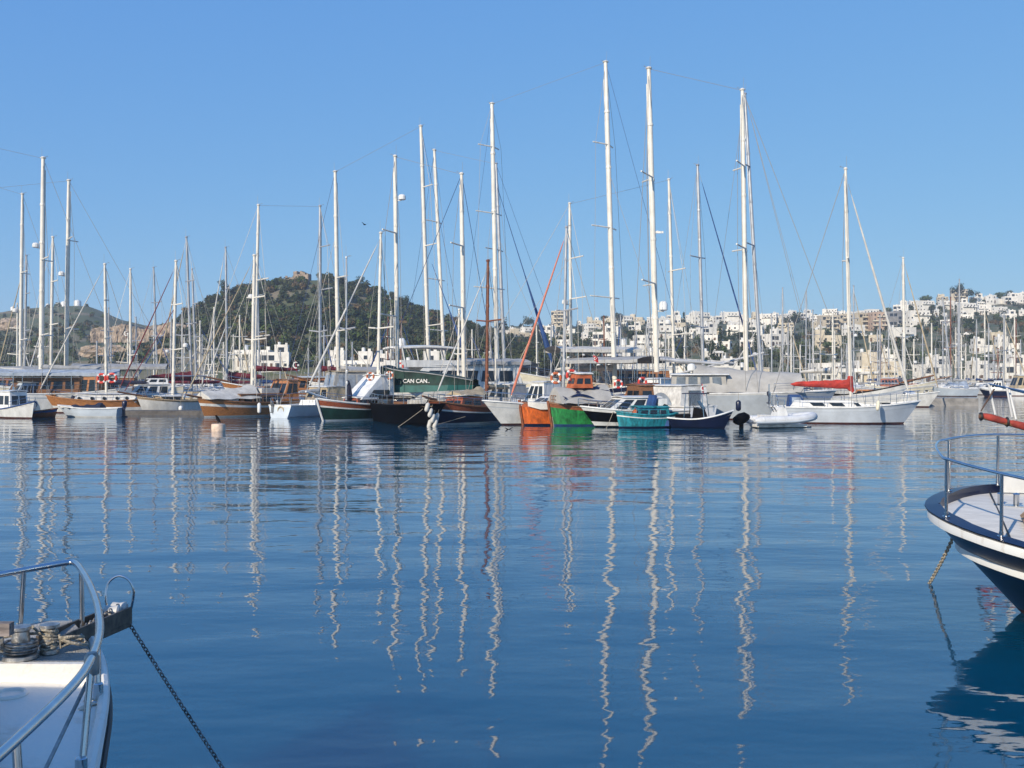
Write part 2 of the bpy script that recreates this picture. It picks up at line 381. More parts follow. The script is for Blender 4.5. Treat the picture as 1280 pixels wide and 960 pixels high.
def mast(bt, base, top, r, m=MASTW, sp=(), spl=1.1, dome=None, name='mast', light=True, sweep=.18):
    """base/top: (x, z) in the centre plane; sp: fractions of spreaders"""
    a, b = Vector((base[0],0,base[1])), Vector((top[0],0,top[1]))
    k = MB(); r *= .92; k.path([a, lerp(a,b,.55), lerp(a,b,.85), b], [r, r, r*.92, r*.78], 10)
    for f in (.18,.41,.66,.83): p = lerp(a,b,f+.03*math.sin(b.z*7+f*9)); k.lathe(p, [(r*1.12,-.09),(r*1.16,0),(r*1.1,.09)], 8)
    k.box(lerp(a,b,.5)+Vector((-r*.98,0,0)), (r*.3,r*.4,(b-a).length*.9), Matrix.Rotation(math.atan2(b.x-a.x,b.z-a.z),3,'Y'))
    for f in (.12,.2): k.lathe(lerp(a,b,f)+Vector((0,r*1.0,0)), [(.06,-.1),(.08,0),(.06,.1)], 6)
    k.lathe(b, [(r*1.1,0),(r*1.25,.06),(r*.7,.14)], 8)
    o = k.build(name, m, bt.o, True)
    for i, f in enumerate(sp):
        p = lerp(a, b, f); q = MB(); ln = spl*1.2*(1-.16*i)
        q.path([p+Vector((-sweep*ln,ln,.10)), p+Vector((r*.6,0,0)), p+Vector((-sweep*ln,-ln,.10))], .055, 6); q.build('spreader', m, o)
    if light:
        q = MB(); q.tube(b+Vector((0,0,.1)), b+Vector((-.35,0,.2)), .012, n=4); q.tube(b+Vector((-.3,-.14,.2)), b+Vector((-.3,.14,.2)), .015, n=4)
        q.tube(b+Vector((r*.5,0,.1)), b+Vector((r*.5,0,.85)), .009, n=4); q.build('wind_vane', WIRE, o)
    if dome:
        p = lerp(a, b, dome); q = MB(); q.tube(p, p+Vector((.42,0,0)), .04, n=5); q.lathe(p+Vector((.48,0,.02)), [(.16,0),(.26,.04),(.26,.26),(.2,.36),(.02,.42)], 12); q.build('radar_dome', WHITE, o)
    return a, b, o
def stay(bt, p, q, r=.014, m=WIRE, name='stay', n=4):
    k = MB(); k.tube(p, q, r, n=n); return k.build(name, m, bt.o)
def furled(bt, p, q, r=.07, m=CANW, name='furled_jib'):
    p, q = Vector(p), Vector(q); k = MB()
    k.path([lerp(p,q,.03), lerp(p,q,.08), lerp(p,q,.5), lerp(p,q,.9), lerp(p,q,.95)], [r*.4,r,r*.85,r*.5,r*.2], 8)
    stay(bt, p, q, name='forestay'); return k.build(name, m, bt.o, True)
def boom(bt, a, ln, z, cover=CANW, r=.07, aft=True, cr=.22, rise=0., mastx=None):
    x = (a[0] if mastx is None else mastx); d = -1 if aft else 1
    p, q = Vector((x+d*.15,0,z)), Vector((x+d*ln,0,z+rise))
    k = MB(); k.tube(p, q, r*.8, n=8); o = k.build('boom', MASTG, bt.o, True)
    if cover:
        rows = []
        for i in range(11):
            t = i/10; c = lerp(p,q,t); w = cr*(1-.55*t)*(1+.12*math.sin(i*2.3)); hh = cr*(2.1-1.2*t)*(1+.08*math.sin(i*3.1+1))
            if i == 10: w *= .3; hh *= .4
            rows.append([c+Vector((0, w*math.cos(g)*(1 if math.sin(g) < .2 else .75), hh*math.sin(g)*.55+hh*.32)) for g in [2*math.pi*j/10 for j in range(10)]])
        s_ = MB(); s_.grid(rows, closed=True); s_.add(rows[0], [tuple(range(10))]); s_.add(rows[-1], [tuple(range(10))])
        s_.build('sail_cover', cover, o, True)
    return p, q
def rig(bt, a, b, fore=None, aft=None, by=None, sp=(), spl=1.1, r=.017, blue=False, low=True):
    by = by or bt.B/2*.9; W_ = WIREB if blue else WIRE
    zb = shz(bt, a.x)
    for s in (1,-1):
        pts = [b]+[lerp(a,b,f)+Vector((-.2*spl*(1-.16*i), s*1.2*spl*(1-.16*i), .1)) for i, f in reversed(list(enumerate(sp)))]+[Vector((a.x-.2, s*by, zb))]
        k = MB(); k.path(pts, r, 4); k.build('shroud', WIRE, bt.o)
        if low:
            k = MB(); k.tube(lerp(a,b,sp[0] if sp else .6), Vector((a.x+.6, s*by, zb)), r*.9, n=4); k.build('lower_shroud', WIRE, bt.o)
    if fore is not None: stay(bt, b, fore, r*1.15, W_, 'forestay')
    if aft is not None: stay(bt, b, aft, r*1.15, W_, 'backstay')
def rails(bt, x0, x1, h=.6, step=1.4, m=STEEL, r=.016, wires=2, z=0., inset=.08):
    """pushpit-to-pulpit guard rail along both sides"""
    n = max(2, int((x1-x0)/step)+1); k = MB()
    for s in (1,-1):
        top = []
        for i in range(n):
            x = lerp(x0,x1,i/(n-1)); y = s*max(.05, halfw(bt,x)-inset); zz = shz(bt,x)+z
            k.tube((x,y,zz),(x,y,zz+h), r, n=5); top.append(Vector((x,y,zz+h)))
        for w in range(wires): k.path([p-Vector((0,0,h*w/wires)) for p in top], r*(.9 if w == 0 else .5), 4)
    return k.build('guard_rail', m, bt.o)
def awning(bt, x0, x1, z, w, m=CANG, sag=.12, posts=3, drop=.25, h=1.9, slope=0.):
    rows = []; nx = 9
    for i in range(nx):
        t = i/(nx-1); x = lerp(x0,x1,t); zz = z+slope*t-sag*.35*abs(math.sin(t*math.pi*posts))
        rows.append([Vector((x, -w*1.01, zz-drop))]+[Vector((x, f*w, zz+.28*(1-f*f)-.02*math.sin(i*2+f*5))) for f in (-1,-.6,-.25,.25,.6,1)]+[Vector((x, w*1.01, zz-drop))])
    k = MB(); k.grid(rows); a = k.build('awning', m, bt.o, True)
    for i in range(posts+1):
        x = lerp(x0+.05,x1-.05,i/posts)
        for s in (1,-1):
            p = MB(); p.tube((x,s*(w-.04),z+slope*i/posts-h),(x,s*(w-.04),z+slope*i/posts+.01), .025, n=5); p.build('awning_post', STEEL, a)
    return a
def tent(bt, x0, x1, zr0, zr1, ze, w, m=CANW, n=9, bulge=.1):
    """boom tent: canvas ridge falling to both sides"""
    rows = []
    for i in range(n):
        t = i/(n-1); x = lerp(x0,x1,t); zr = lerp(zr0,zr1,t)-.10*math.sin(t*math.pi)+.03*math.sin(i*2.1); ww = w*(1-.06*math.cos(i*1.7))
        rows.append([Vector((x, f*ww, lerp(zr, ze, abs(f)**(1.0+bulge)) + .035*math.sin(i*1.9+f*7))) for f in (-1,-.75,-.5,-.25,0,.25,.5,.75,1)])
    k = MB(); k.grid(rows)
    for q in (rows[0], rows[-1]): k.add(q, [tuple(range(len(q)))])
    return k.build('canvas_tent', m, bt.o, True)
def bowsprit(bt, ln=1.6, rise=.35, m=WOOD):
    z = shz(bt, bt.L/2); k = MB(); k.tube((bt.L/2-.8,0,z-.02),(bt.L/2+ln,0,z+rise), .09, .06); k.build('bowsprit', m, bt.o, True)
    return Vector((bt.L/2+ln-.05,0,z+rise+.05))

# loose things that hang from or stand on the boats -----------------------------------------------
def lifebuoy(px, py, Y, label, r=.36, ax=(0,-1,0), m=RED, white=False, group='lifebuoys on the boats'):
    c = at(px, py, Y); o = empty('lifebuoy', c); tag(o, label, 'lifebuoy', group)
    k = MB(); k.torus((0,0,0), ax, r*.78, r*.22, 22, 8); k.build('ring', m, o, True)
    k = MB()
    for i in range(4):
        g = R(45+90*i); q = Vector(ax).to_track_quat('Z','Y'); p = q @ Vector((math.cos(g)*r*.78, math.sin(g)*r*.78, 0)); t = q @ Vector((-math.sin(g), math.cos(g), 0))
        k.tube(p-t*.07, p+t*.07, r*.235, n=8)
    k.build('band', WHITE, o); return o
def fender(px, py, Y, label, ln=.6, r=.11, m=WHITE, tilt=0., rope=.45, group='fenders hung over the sides'):
    c = at(px, py, Y); o = empty('fender', c); o.rotation_euler = (0, tilt, 0); tag(o, label, 'fender', group)
    k = MB(); k.lathe((0,0,0), [(.02,-ln/2),(r*.7,-ln/2+.04),(r,-ln/2+.12),(r,ln/2-.12),(r*.7,ln/2-.04),(.02,ln/2)], 12); k.build('body', m, o, True)
    k = MB(); k.tube((0,0,ln/2-.01),(0,0,ln/2+rope), .012, n=4); k.build('rope', ROPE, o); return o
def flag(px, py, Y, label, h=1.3, fw=.75, fh=.5, lean=.25, droop=.6):
    c = at(px, py, Y); o = empty('flag', c); tag(o, label, 'flag', 'red flags on the boats')
    k = MB(); k.tube((0,0,0),(-lean,0,h), .014, n=5); k.build('flagpole', STEEL, o)
    rows = []
    for i in range(7):
        t = i/6; x0 = -lean+lean*.4*0
        rows.append([Vector((-lean*(.55+.45*(1-s))+t*fw*(1-droop), .07*math.sin(t*7+s*2)*t, h-s*fh-droop*t*fw*.9)) for s in (0,.33,.66,1)])
    k = MB(); k.grid(rows); f = k.build('cloth', FLAGR, o, True)
    e = MB(); cx, cz = -lean*.75+.33*fw*(1-droop), h-.5*fh-droop*.3*fw
    pts = []
    for i in range(12): g = R(60+240*i/11); pts.append((cx+.3*fh*.5*2*math.cos(g)*.8, cz+.3*fh*math.sin(g)))
    pi = []
    for i in range(12): g = R(300-240*i/11); pi.append((cx+.05+.22*fh*math.cos(g), cz+.22*fh*math.sin(g)))
    e.add([(x,-.075,z) for x, z in pts], []); o0 = 0
    e.add([(x,-.075,z) for x, z in pi], [])
    e.f += [(i, i+1, 22-i, 23-i) for i in range(11)]; e.m += [0]*11
    st = [(cx+.22*fh+(.13 if i % 2 == 0 else .052)*fh*math.cos(R(180+36*i)), -.075, cz+(.13 if i % 2 == 0 else .052)*fh*math.sin(R(180+36*i))) for i in range(10)]
    e.add(st+[(cx+.22*fh,-.075,cz)], [(i,(i+1) % 10,10) for i in range(10)])
    e.build('crescent_and_star', WHITE, f); return o
def outboard(bt_or_o, x, y, z, s=1., m=BLACK, d=-1):
    o = bt_or_o
    k = MB(); k.path([(x,y,z+.15*s),(x+d*.05*s,y,z+.3*s),(x+d*.08*s,y,z+.62*s),(x+d*.04*s,y,z+.72*s)], [.13*s,.2*s,.19*s,.1*s], 10)
    k.bx((x-.1*s,y-.09*s,z-.55*s),(x+.1*s,y+.09*s,z+.2*s)); k.bx((x-.16*s,y-.12*s,z-.45*s),(x+.2*s,y+.12*s,z-.42*s)); k.tube((x-.3*s,y,z-.62*s),(x+.16*s,y,z-.62*s), .06*s, .08*s)
    return k.build('outboard_motor', m, o, True)
# ------------------------------------------------------------------ vegetation
LEAF = [mat('dark_foliage', (.040,.058,.022), .85, var=.35, scale=.5, bump=0, col2=(.020,.032,.014), spec=.15),
        mat('olive_foliage', (.075,.085,.036), .85, scale=.5, col2=(.038,.048,.022), spec=.15),
        mat('bright_foliage', (.085,.12,.032), .85, scale=.5, col2=(.045,.068,.020), spec=.15),
        mat('dry_foliage', (.17,.12,.062), .9, scale=.5, col2=(.085,.065,.035), spec=.1)]
BARK = mat('bark', (.10,.075,.05), .95, var=.3)
def crown_arrays(rg, r, h, nlobe, nface, fs, kind='round'):
    """leaf-clump faces spread over the volume of several uneven lobes; origin at the crown's bottom centre"""
    lobes = []
    for i in range(nlobe):
        if kind == 'cypress': c = (rg.uniform(-.1,.1)*r, rg.uniform(-.1,.1)*r, h*(i+.5)/nlobe); rr = r*(1.05-.8*abs((i+.5)/nlobe-.35)); rz = h/nlobe*.9
        elif kind == 'pine': c = (rg.uniform(-.6,.6)*r, rg.uniform(-.6,.6)*r, h*rg.uniform(.45,.85)); rr = r*rg.uniform(.35,.6); rz = h*.22
        else:
            a = rg.uniform(0,6.28); q = rg.uniform(0,.65)*r; c = (q*math.cos(a), q*math.sin(a), h*rg.uniform(.25,.72)); rr = r*rg.uniform(.38,.62); rz = h*rg.uniform(.24,.38)
        lobes.append((c, rr, rz))
    V = []; Fc = []
    for i in range(nface):
        c, rr, rz = lobes[i % nlobe]
        while True:
            p = [rg.gauss(0,1) for _ in range(3)]; l = math.sqrt(sum(x*x for x in p))
            if l > 1e-3: break
        k = rg.uniform(.62,1.06)/l
        q = Vector((c[0]+p[0]*k*rr, c[1]+p[1]*k*rr, max(.02, c[2]+p[2]*k*rz)))
        n = Vector((p[0]+rg.uniform(-.7,.7), p[1]+rg.uniform(-.7,.7), p[2]+rg.uniform(-.4,.9))).normalized()
        t = n.cross(Vector((rg.uniform(-1,1),rg.uniform(-1,1),rg.uniform(-1,1)))).normalized(); b = n.cross(t); s = fs*rg.uniform(.6,1.35)
        o = len(V); V += [q+t*s+b*s*.2, q+b*s*.8, q-t*s*.9-b*s*.1, q-b*s*.75]; Fc.append((o,o+1,o+2,o+3))
    return [tuple(v) for v in V], Fc
def tree_proto(seed, r, h, trunk, kind, leaf, nface, fs, nlobe=7):
    rg = random.Random(seed); V, Fc = crown_arrays(rg, r, h, nlobe, nface, fs, kind)
    cm = bpy.data.meshes.new('crown'); cm.from_pydata(V, [], Fc); cm.materials.append(LEAF[leaf])
    t = MB(); t.path([(0,0,-.6),(.1*r,.04*r,trunk*.6),(0,.05*r,trunk+h*.5)], [.05*r+.1,.04*r+.07,.03], 6)
    for i in range(3):
        a = i*2.1+seed; t.tube((.05*r,.04*r,trunk*.75), (math.cos(a)*r*.55, math.sin(a)*r*.55, trunk+h*.45), .03*r+.03, .02, 5)
    return (t.mesh('trunk', BARK, True), cm, trunk)
TREES = {
 'round': [tree_proto(s, 2.6+.5*(s % 3), 4.2+.4*(s % 2), 1.0, 'round', [0,1,0,1,2][s % 5], 620, .30) for s in range(1,7)],
 'bush': [tree_proto(10+s, 1.7+.4*s, 2.1+.3*s, .15, 'round', [1,2,3,0][s], 320, .26, 5) for s in range(4)],
 'cypress': [tree_proto(20+s, .9+.2*s, 7.5+1.5*s, .5, 'cypress', 0, 420, .28, 6) for s in range(2)],
 'pine': [tree_proto(30+s, 3.6+.5*s, 7.5+s, 2.5, 'pine', 0, 700, .33, 8) for s in range(2)],
}
TNAME = {'round':'broadleaf_tree','bush':'shrub','cypress':'cypress_tree','pine':'umbrella_pine'}
TDESC = {'round':['dark rounded tree','olive rounded tree'],'bush':['low rounded shrub','low bushy shrub'],'cypress':['slim dark cypress tree'],'pine':['spreading dark pine tree']}
def tree(kind, px, d, s=1., place='on the slope', i=None, zoff=0, grp='trees among the hillside houses'):
    X = (px-640)/F*d; z = gz(X, d)+zoff; L = TREES[kind]; k = rnd.randrange(len(L)) if i is None else i
    tm, cm, tr = L[k]; o = empty(TNAME[kind], (X,d,z), rnd.uniform(0,6.28)); o.scale = (s*rnd.uniform(.9,1.15), s*rnd.uniform(.9,1.15), s*rnd.uniform(.85,1.15))
    put('trunk', tm, o); put('crown', cm, o, (0,0,tr))
    tag(o, None, 'shrub' if kind == 'bush' else 'tree', grp)
    py = HOR-(z-EYE)/d*F
    AUTO.append((o, px, py, TDESC[kind][k % len(TDESC[kind])]+' '+place)); return o
def woodland(name, label, pts, leafmat, seed, r=(1.8,3.2), nface=150, fs=.62):
    """a slope of trees that reads as one mass"""
    rg = random.Random(seed); base = [crown_arrays(rg, 1, 1.45, 6, nface, 1.0) for _ in range(6)]
    Vs = []; Fs = []; o = 0; mi = []
    arr = [(np.array(v), np.array(f)) for v, f in [crown_arrays(rg, 1, 1.45, 7, nface, .19) for _ in range(8)]]
    for X, Y, s in pts:
        v, f = arr[rg.randrange(8)]; a = rg.uniform(0,6.28); c, sn = math.cos(a), math.sin(a); k = s*rg.uniform(.8,1.25)
        q = np.stack([v[:,0]*c-v[:,1]*sn, v[:,0]*sn+v[:,1]*c, v[:,2]*rg.uniform(.85,1.3)], 1)*k
        Vs.append(q+np.array([X, Y, gz(X,Y)-.25*s])); Fs.append(f+o); o += len(v); mi.append(np.full(len(f), rg.choices(range(len(leafmat)), weights=[4,3,1,1][:len(leafmat)])[0]))
    V = np.concatenate(Vs); Fa = np.concatenate(Fs); M = np.concatenate(mi)
    me = bpy.data.meshes.new(name); me.vertices.add(len(V)); me.vertices.foreach_set('co', V.ravel())
    me.loops.add(Fa.size); me.loops.foreach_set('vertex_index', Fa.ravel().astype(np.int32))
    me.polygons.add(len(Fa)); me.polygons.foreach_set('loop_start', np.arange(0, Fa.size, 4, dtype=np.int32))
    for m in leafmat: me.materials.append(m)
    me.polygons.foreach_set('material_index', M.astype(np.int32)); me.update(calc_edges=True)
    return tag(put(name, me), label, 'vegetation', kind='stuff')
rg = random.Random(3); pts = []
# castle hill: densely wooded right and upper parts, scrub with bare rock at the left
while len(pts) < 2000:
    px = rg.uniform(170, 735); d = rg.uniform(262, 432)
    h = hill(px, d, castle_p, 250, 420, 170)
    if h < 1.2: continue
    dens = .5 if px < 225 else (.8 if px < 262 else 1)
    if d < 300 and px < 470: dens *= .45
    if rg.random() > dens: continue
    if 384 < px < 402 and d > 396: continue
    pts.append(((px-640)/F*d, d, rg.uniform(1.3,2.5)*(1. if px > 255 else .7)))
woodland('hill_woodland', 'dense dark green wood covering the rounded castle hill', pts, LEAF, 5)
pts = []
while len(pts) < 900:
    px = rg.uniform(-260, 300); d = rg.uniform(300, 640)
    if hill(px, d, far_p, 330, 650, 500) < .8: continue
    if d > 520 and rg.random() < .75: continue
    pts.append(((px-640)/F*d, d, rg.uniform(.9,2.3)))
woodland('hillside_scrub', 'olive green scrub and low bushes on the left hillside', pts, [LEAF[1],LEAF[2],LEAF[0],LEAF[3]], 6, nface=110)
pts = []
while len(pts) < 1500:
    px = rg.uniform(530, 1420); d = rg.uniform(262, 700)
    if hill(px, d, town_p, 270, 720, 700) < .3: continue
    pts.append(((px-640)/F*d, d, rg.uniform(1.2,2.5)))
woodland('garden_greenery', 'mixed garden shrubs and greenery between the white houses', pts, [LEAF[0],LEAF[1],LEAF[3],LEAF[2]], 8, nface=100)
# trees one can tell apart: skyline of the castle hill, then the town
for px in list(range(262,360,9))+[398,404,411,418,425,433,441,449,457,466,474,482,490,498,507,515,523,531,540,550]:
    tree('round' if rnd.random() < .92 else 'pine', px+rnd.uniform(-3,3), 416+rnd.uniform(-12,2), rnd.uniform(.48,.74), 'on the castle skyline', grp='trees on the castle hill skyline')
for px, d, s, k in [(755,700,1.35,'round'),(773,705,1.3,'round'),(1158,705,1.7,'round'),(1196,690,1.25,'pine'),(1217,700,1.,'pine'),(1251,700,1.5,'round'),(1262,700,1.35,'round'),(1240,706,1.1,'round'),(1111,640,1.2,'round'),(1099,700,1.0,'round'),(1089,702,.9,'round'),(1166,630,1.2,'round'),(1175,610,1.1,'round'),(1008,600,.9,'round'),(975,560,1.3,'round'),(989,540,1.2,'pine'),(960,520,1.1,'round')]:
    tree(k, px, d, s)
for i in range(130):
    px = rnd.uniform(566,1340); d = rnd.uniform(275,640)
    tree(rnd.choices(['round','bush','cypress','pine'], [5,2,1.5,1])[0], px, d, rnd.uniform(.6,1.1))
for i in range(34): tree('round' if rnd.random() < .6 else 'bush', rnd.uniform(625,700), rnd.uniform(262,330), rnd.uniform(.8,1.25), 'in the grove', grp='trees of the grove above the quay')
for i in range(30): tree('bush' if rnd.random() < .6 else 'round', rnd.uniform(-60,300), rnd.uniform(265,340), rnd.uniform(.6,1.1), 'below the left hill', grp='trees at the foot of the left hill')

# ------------------------------------------------------------------ houses
HW = mat('white_render', (.78,.74,.66), .85, var=.12, scale=.35)
HC = mat('cream_render', (.62,.54,.40), .88, var=.14, scale=.3)
HB = mat('beige_render', (.52,.45,.34), .88, var=.16, scale=.3)
HP = mat('pink_render', (.47,.34,.25), .88, var=.14, scale=.3)
HGR = mat('grey_unfinished_concrete', (.25,.25,.25), .9, var=.2, scale=.3)
STONE = mat('rubble_stone', (.40,.31,.23), .95, var=.35, scale=.8, bump=.8, bscale=2.5)
WIN = mat('house_window_glass', (.035,.042,.05), .12, var=.3, scale=.2)
SHUT = mat('brown_shutters', (.14,.08,.045), .7, var=.3)
winm = MB(); winm.box((0,0,0),(.95,.10,1.1)); WINM = winm.mesh('window', WIN)
winm = MB(); winm.box((0,0,0),(.9,.10,1.25)); WINS = winm.mesh('window', SHUT)
winm = MB(); winm.box((0,0,0),(2.2,.10,2.0)); WIND = winm.mesh('window', WIN)
balm = MB(); balm.bx((-1.9,-1.3,-.14),(1.9,0,0)); balm.bx((-1.9,-1.3,0),(1.9,-1.18,.8)); balm.bx((-1.9,-1.18,0),(-1.78,0,.8)); balm.bx((1.78,-1.18,0),(1.9,0,.8))
doorm = MB(); doorm.box((0,0,0),(1.0,.08,2.05)); DOORM = doorm.mesh('door', SHUT)
BALM = {}
def house_proto(name, blocks, wm, seed, bal=False, wide=False, arch=False, tank=True):
    """blocks: (x0,x1,y0,y1,z0,z1) cubes with parapets; the front is -y"""
    rg = random.Random(seed); o = empty(name)
    m = MB()
    for j, (x0,x1,y0,y1,z0,z1) in enumerate(blocks):
        m.bx((x0,y0,z0-4 if z0 == 0 else z0),(x1,y1,z1))
        p = .22; e = .012*(j+1)
        for a, b in (((x0-e,y0-e,z1-.05),(x1+e,y0+p,z1+.45)), ((x0-e,y1-p,z1-.05),(x1+e,y1+e,z1+.45)), ((x0-e,y0+p,z1-.05),(x0+p,y1-p,z1+.44)), ((x1-p,y0+p,z1-.05),(x1+e,y1-p,z1+.44))): m.bx(a, b)
    m.build('wall', wm, o)
    for (x0,x1,y0,y1,z0,z1) in blocks:
        ns = max(1, round((z1-z0)/3))
        for s in range(ns):
            zc = z0+3*s+1.6; n = max(1, int((x1-x0)/2.6))
            for i in range(n):
                x = lerp(x0,x1,(i+.5)/n)
                if rg.random() < .26: continue
                big = wide and rg.random() < .85
                put('window', WIND if big else (WINM if rg.random() < .7 else WINS), o, (x,y0-.02,zc-(.3 if big else 0)))
                if bal and rg.random() < .75 and x-1.9 > x0-.6 and x+1.9 < x1+.6:
                    if wm.name not in BALM: BALM[wm.name] = balm.mesh('balcony', HC if wm is HB or wm is HP else wm)
                    put('balcony', BALM[wm.name], o, (x,y0-.02,zc-1.35))
            n = max(1, int((y1-y0)/3.2))
            for i in range(n):
                if rg.random() < .3: continue
                put('window', WINM, o, (x0-.02,lerp(y0,y1,(i+.5)/n),zc), R(90)); put('window', WINM, o, (x1+.02,lerp(y0,y1,(i+.5)/n),zc), R(90))
    x0,x1,y0,y1,z0,z1 = blocks[0]; put('door', DOORM, o, (x0+1.2,y0-.06,1.02))
    if tank:
        x0,x1,y0,y1,z0,z1 = blocks[-1]; k = MB(); k.lathe((x0+1.3,y1-1.4,z1+.55),[(.55,0),(.55,1.0),(.1,1.12)],10); k.bx((x0+.7,y1-2,z1),(x0+1.9,y1-.8,z1+.55)); k.build('roof_tank', WHITE, o)
        k = MB(); k.bx((x1-1.4,y1-1.5,z1+.01),(x1-.6,y1-.7,z1+1.3)); k.build('chimney', wm, o)
    if arch:
        k = MB(); k.bx((blocks[0][0],blocks[0][2]-1.9,2.55),(blocks[0][1],blocks[0][2]-.013,2.8))
        n = 4
        for i in range(n+1):
            x = lerp(blocks[0][0]+.2,blocks[0][1]-.2,i/n); k.bx((x-.17,blocks[0][2]-1.88,-3),(x+.17,blocks[0][2]-1.54,2.55))
        k.build('porch', wm, o)
    return o
def cube(w, d, h, x=0, y=0, z=0): return (x-w/2, x+w/2, y-d/2, y+d/2, z, z+h)
HP_ = {
 'small': [house_proto('small_house', [cube(7,6.5,3.1)], HW, 1, arch=True), house_proto('small_house', [cube(8.5,7,3.1), cube(4,5,2.9,-1.8,.6,3.1)], HW, 2), house_proto('small_house', [cube(6.5,6,3.1)], HC, 3)],
 'villa': [house_proto('villa', [cube(9.5,8,6.1)], HW, 4, bal=True), house_proto('villa', [cube(10.5,8,6.1), cube(5,6,2.9,2.2,.6,6.1)], HW, 5, wide=True), house_proto('villa', [cube(8,8,6.1), cube(5.5,6.5,3.1,6.6,.3,0)], HW, 6, arch=True), house_proto('villa', [cube(9,8,6.1), cube(4.5,7,9,-5.6,.5,0)], HC, 7, bal=True)],
 'block': [house_proto('apartment_block', [cube(14,9,9.1)], HW, 8, bal=True), house_proto('apartment_block', [cube(12,9,9.1), cube(7,7,3,-1.5,.5,9.1)], HC, 9, bal=True, wide=True), house_proto('apartment_block', [cube(13,9,12.1)], HB, 10, bal=True, wide=True), house_proto('apartment_block', [cube(9,9,12.1)], HP, 11, bal=True), house_proto('apartment_block', [cube(11,9,12.1)], HGR, 12, wide=True, tank=False)],
}
HD = {('small',0):'small white porch house',('small',1):'small white two-part house',('small',2):'small cream house',('villa',0):'white balcony villa',('villa',1):'white stepped villa',('villa',2):'white arcaded villa',('villa',3):'cream towered villa',
      ('block',0):'white apartment block',('block',1):'cream apartment block',('block',2):'beige apartment block',('block',3):'pinkish apartment block',('block',4):'grey concrete block'}
USED = set()
def house(kind, i, px, d, rz=0., where_='on the hillside', s=1., dz=0.):
    p = HP_[kind][i]; X = (px-640)/F*d; z = gz(X,d)+dz
    if p.name in USED: o = copy_tree(p)
    else: o = p; USED.add(p.name)
    o.location = (X,d,z); o.rotation_euler = (0,0,rz); o.scale = (s,s,s)
    tag(o, None, 'apartment building' if kind == 'block' else 'house', 'houses of the hillside town')
    py = HOR-(z-EYE)/d*F; AUTO.append((o, px, py, HD[(kind,i)]+' '+where_)); return o
WID = {'small':8.5,'villa':11,'block':14}
def tier(d, pa, pb, kinds, gap, where_, seed, jit=8):
    rg = random.Random(seed); px = pa
    while px < pb:
        kind = rg.choices(['small','villa','block'], kinds)[0]; w = WID[kind]/d*F*.85
        wts = {'small':[3,4,1],'villa':[4,4,4,1.5],'block':[4,1.0,.5,0,.12]}[kind]
        i = rg.choices(range(len(wts)), wts)[0]
        house(kind, i, px+w/2, d+rg.uniform(-jit,jit), rg.uniform(-.45,.45), where_, rg.uniform(.6,.9), rg.uniform(-.4,.3))
        px += w*1.0+rg.expovariate(1/gap)
tier(712, 742, 1330, (2,4,1.6), 2.5, 'on the skyline', 1, 6)
tier(660, 690, 1330, (3,4,1.2), 6, 'below the skyline', 2)
tier(600, 635, 1320, (3,4,1.0), 10, 'high on slope', 3)
tier(535, 620, 1320, (3,4,.8), 14, 'midway up slope', 4)
tier(470, 615, 1310, (3,4,.8), 20, 'low on slope', 5)
tier(395, 690, 1300, (3,3,.5), 34, 'near slope foot', 6)
tier(330, 720, 1300, (3,3,.2), 52, 'at slope foot', 7)
# the big beige and grey apartment blocks at the right of the middle
for kind, i, px, d, rz in [('block',2,1036,520,.12),('block',2,1060,528,-.2),('block',2,1080,512,.25),('block',3,1096,505,0.05),('block',4,1110,515,-.15),('block',4,1127,560,.2),('block',0,1146,500,.1),('block',0,1206,600,.15),('villa',0,1230,610,-.2),('block',0,1155,655,.2)]:
    house(kind, i, px, d, rz, 'in mid slope', .74)
# low white buildings along the quay
for kind, i, px, d, rz, s in [('villa',2,1030,252,.1,.75),('villa',0,1092,250,.05,.85),('villa',3,1107,248,-.1,.8),('villa',1,1165,252,.2,.7),('small',1,1230,250,.1,.85),('villa',1,1262,256,-.1,.75),('small',0,1060,250,0,1.),('small',1,800,262,.15,1.5),('small',1,828,262,-.1,1.2),('villa',1,905,256,.1,.65),('small',0,775,270,.1,1.1),('small',2,940,262,.1,1.1),
        ('villa',1,345,262,.12,.68),('small',0,318,266,.05,1.25),('small',1,430,258,.05,.9),('small',0,448,258,0,.9),('small',1,465,258,.1,.9),('small',0,520,258,0,1.),('small',1,548,258,.1,1.),('small',0,590,258,.05,1.),('small',1,486,256,0,.9)]:
    house(kind, i, px, d, rz, 'by the quay', s)
for k in HP_.values():
    for p in k:
        if p.name not in USED:
            for c in KIDS.get(p.name, []): bpy.data.objects.remove(c)
            bpy.data.objects.remove(p)
# water tanks on the far left hilltop
for px, h in [(16,2.6),(60,2.4),(73,3.),(80,3.6),(97,4.2)]:
    d = 645; X = (px-640)/F*d; o = empty('water_tank', (X,d,gz(X,d)-.3)); k = MB(); k.lathe((0,0,0),[(h*.55,-1),(h*.55,h*.8),(h*.4,h),(.05,h*1.05)],12); k.build('tank', WHITE, o, True)
    k = MB(); k.lathe((0,0,h*1.02),[(.35,0),(.35,.35),(.05,.4)],8); k.build('lid', WORN, o)
    tag(o, None, 'water tank', 'white tanks on the left hilltop'); AUTO.append((o, px, 380, 'white round water tank on hilltop'))
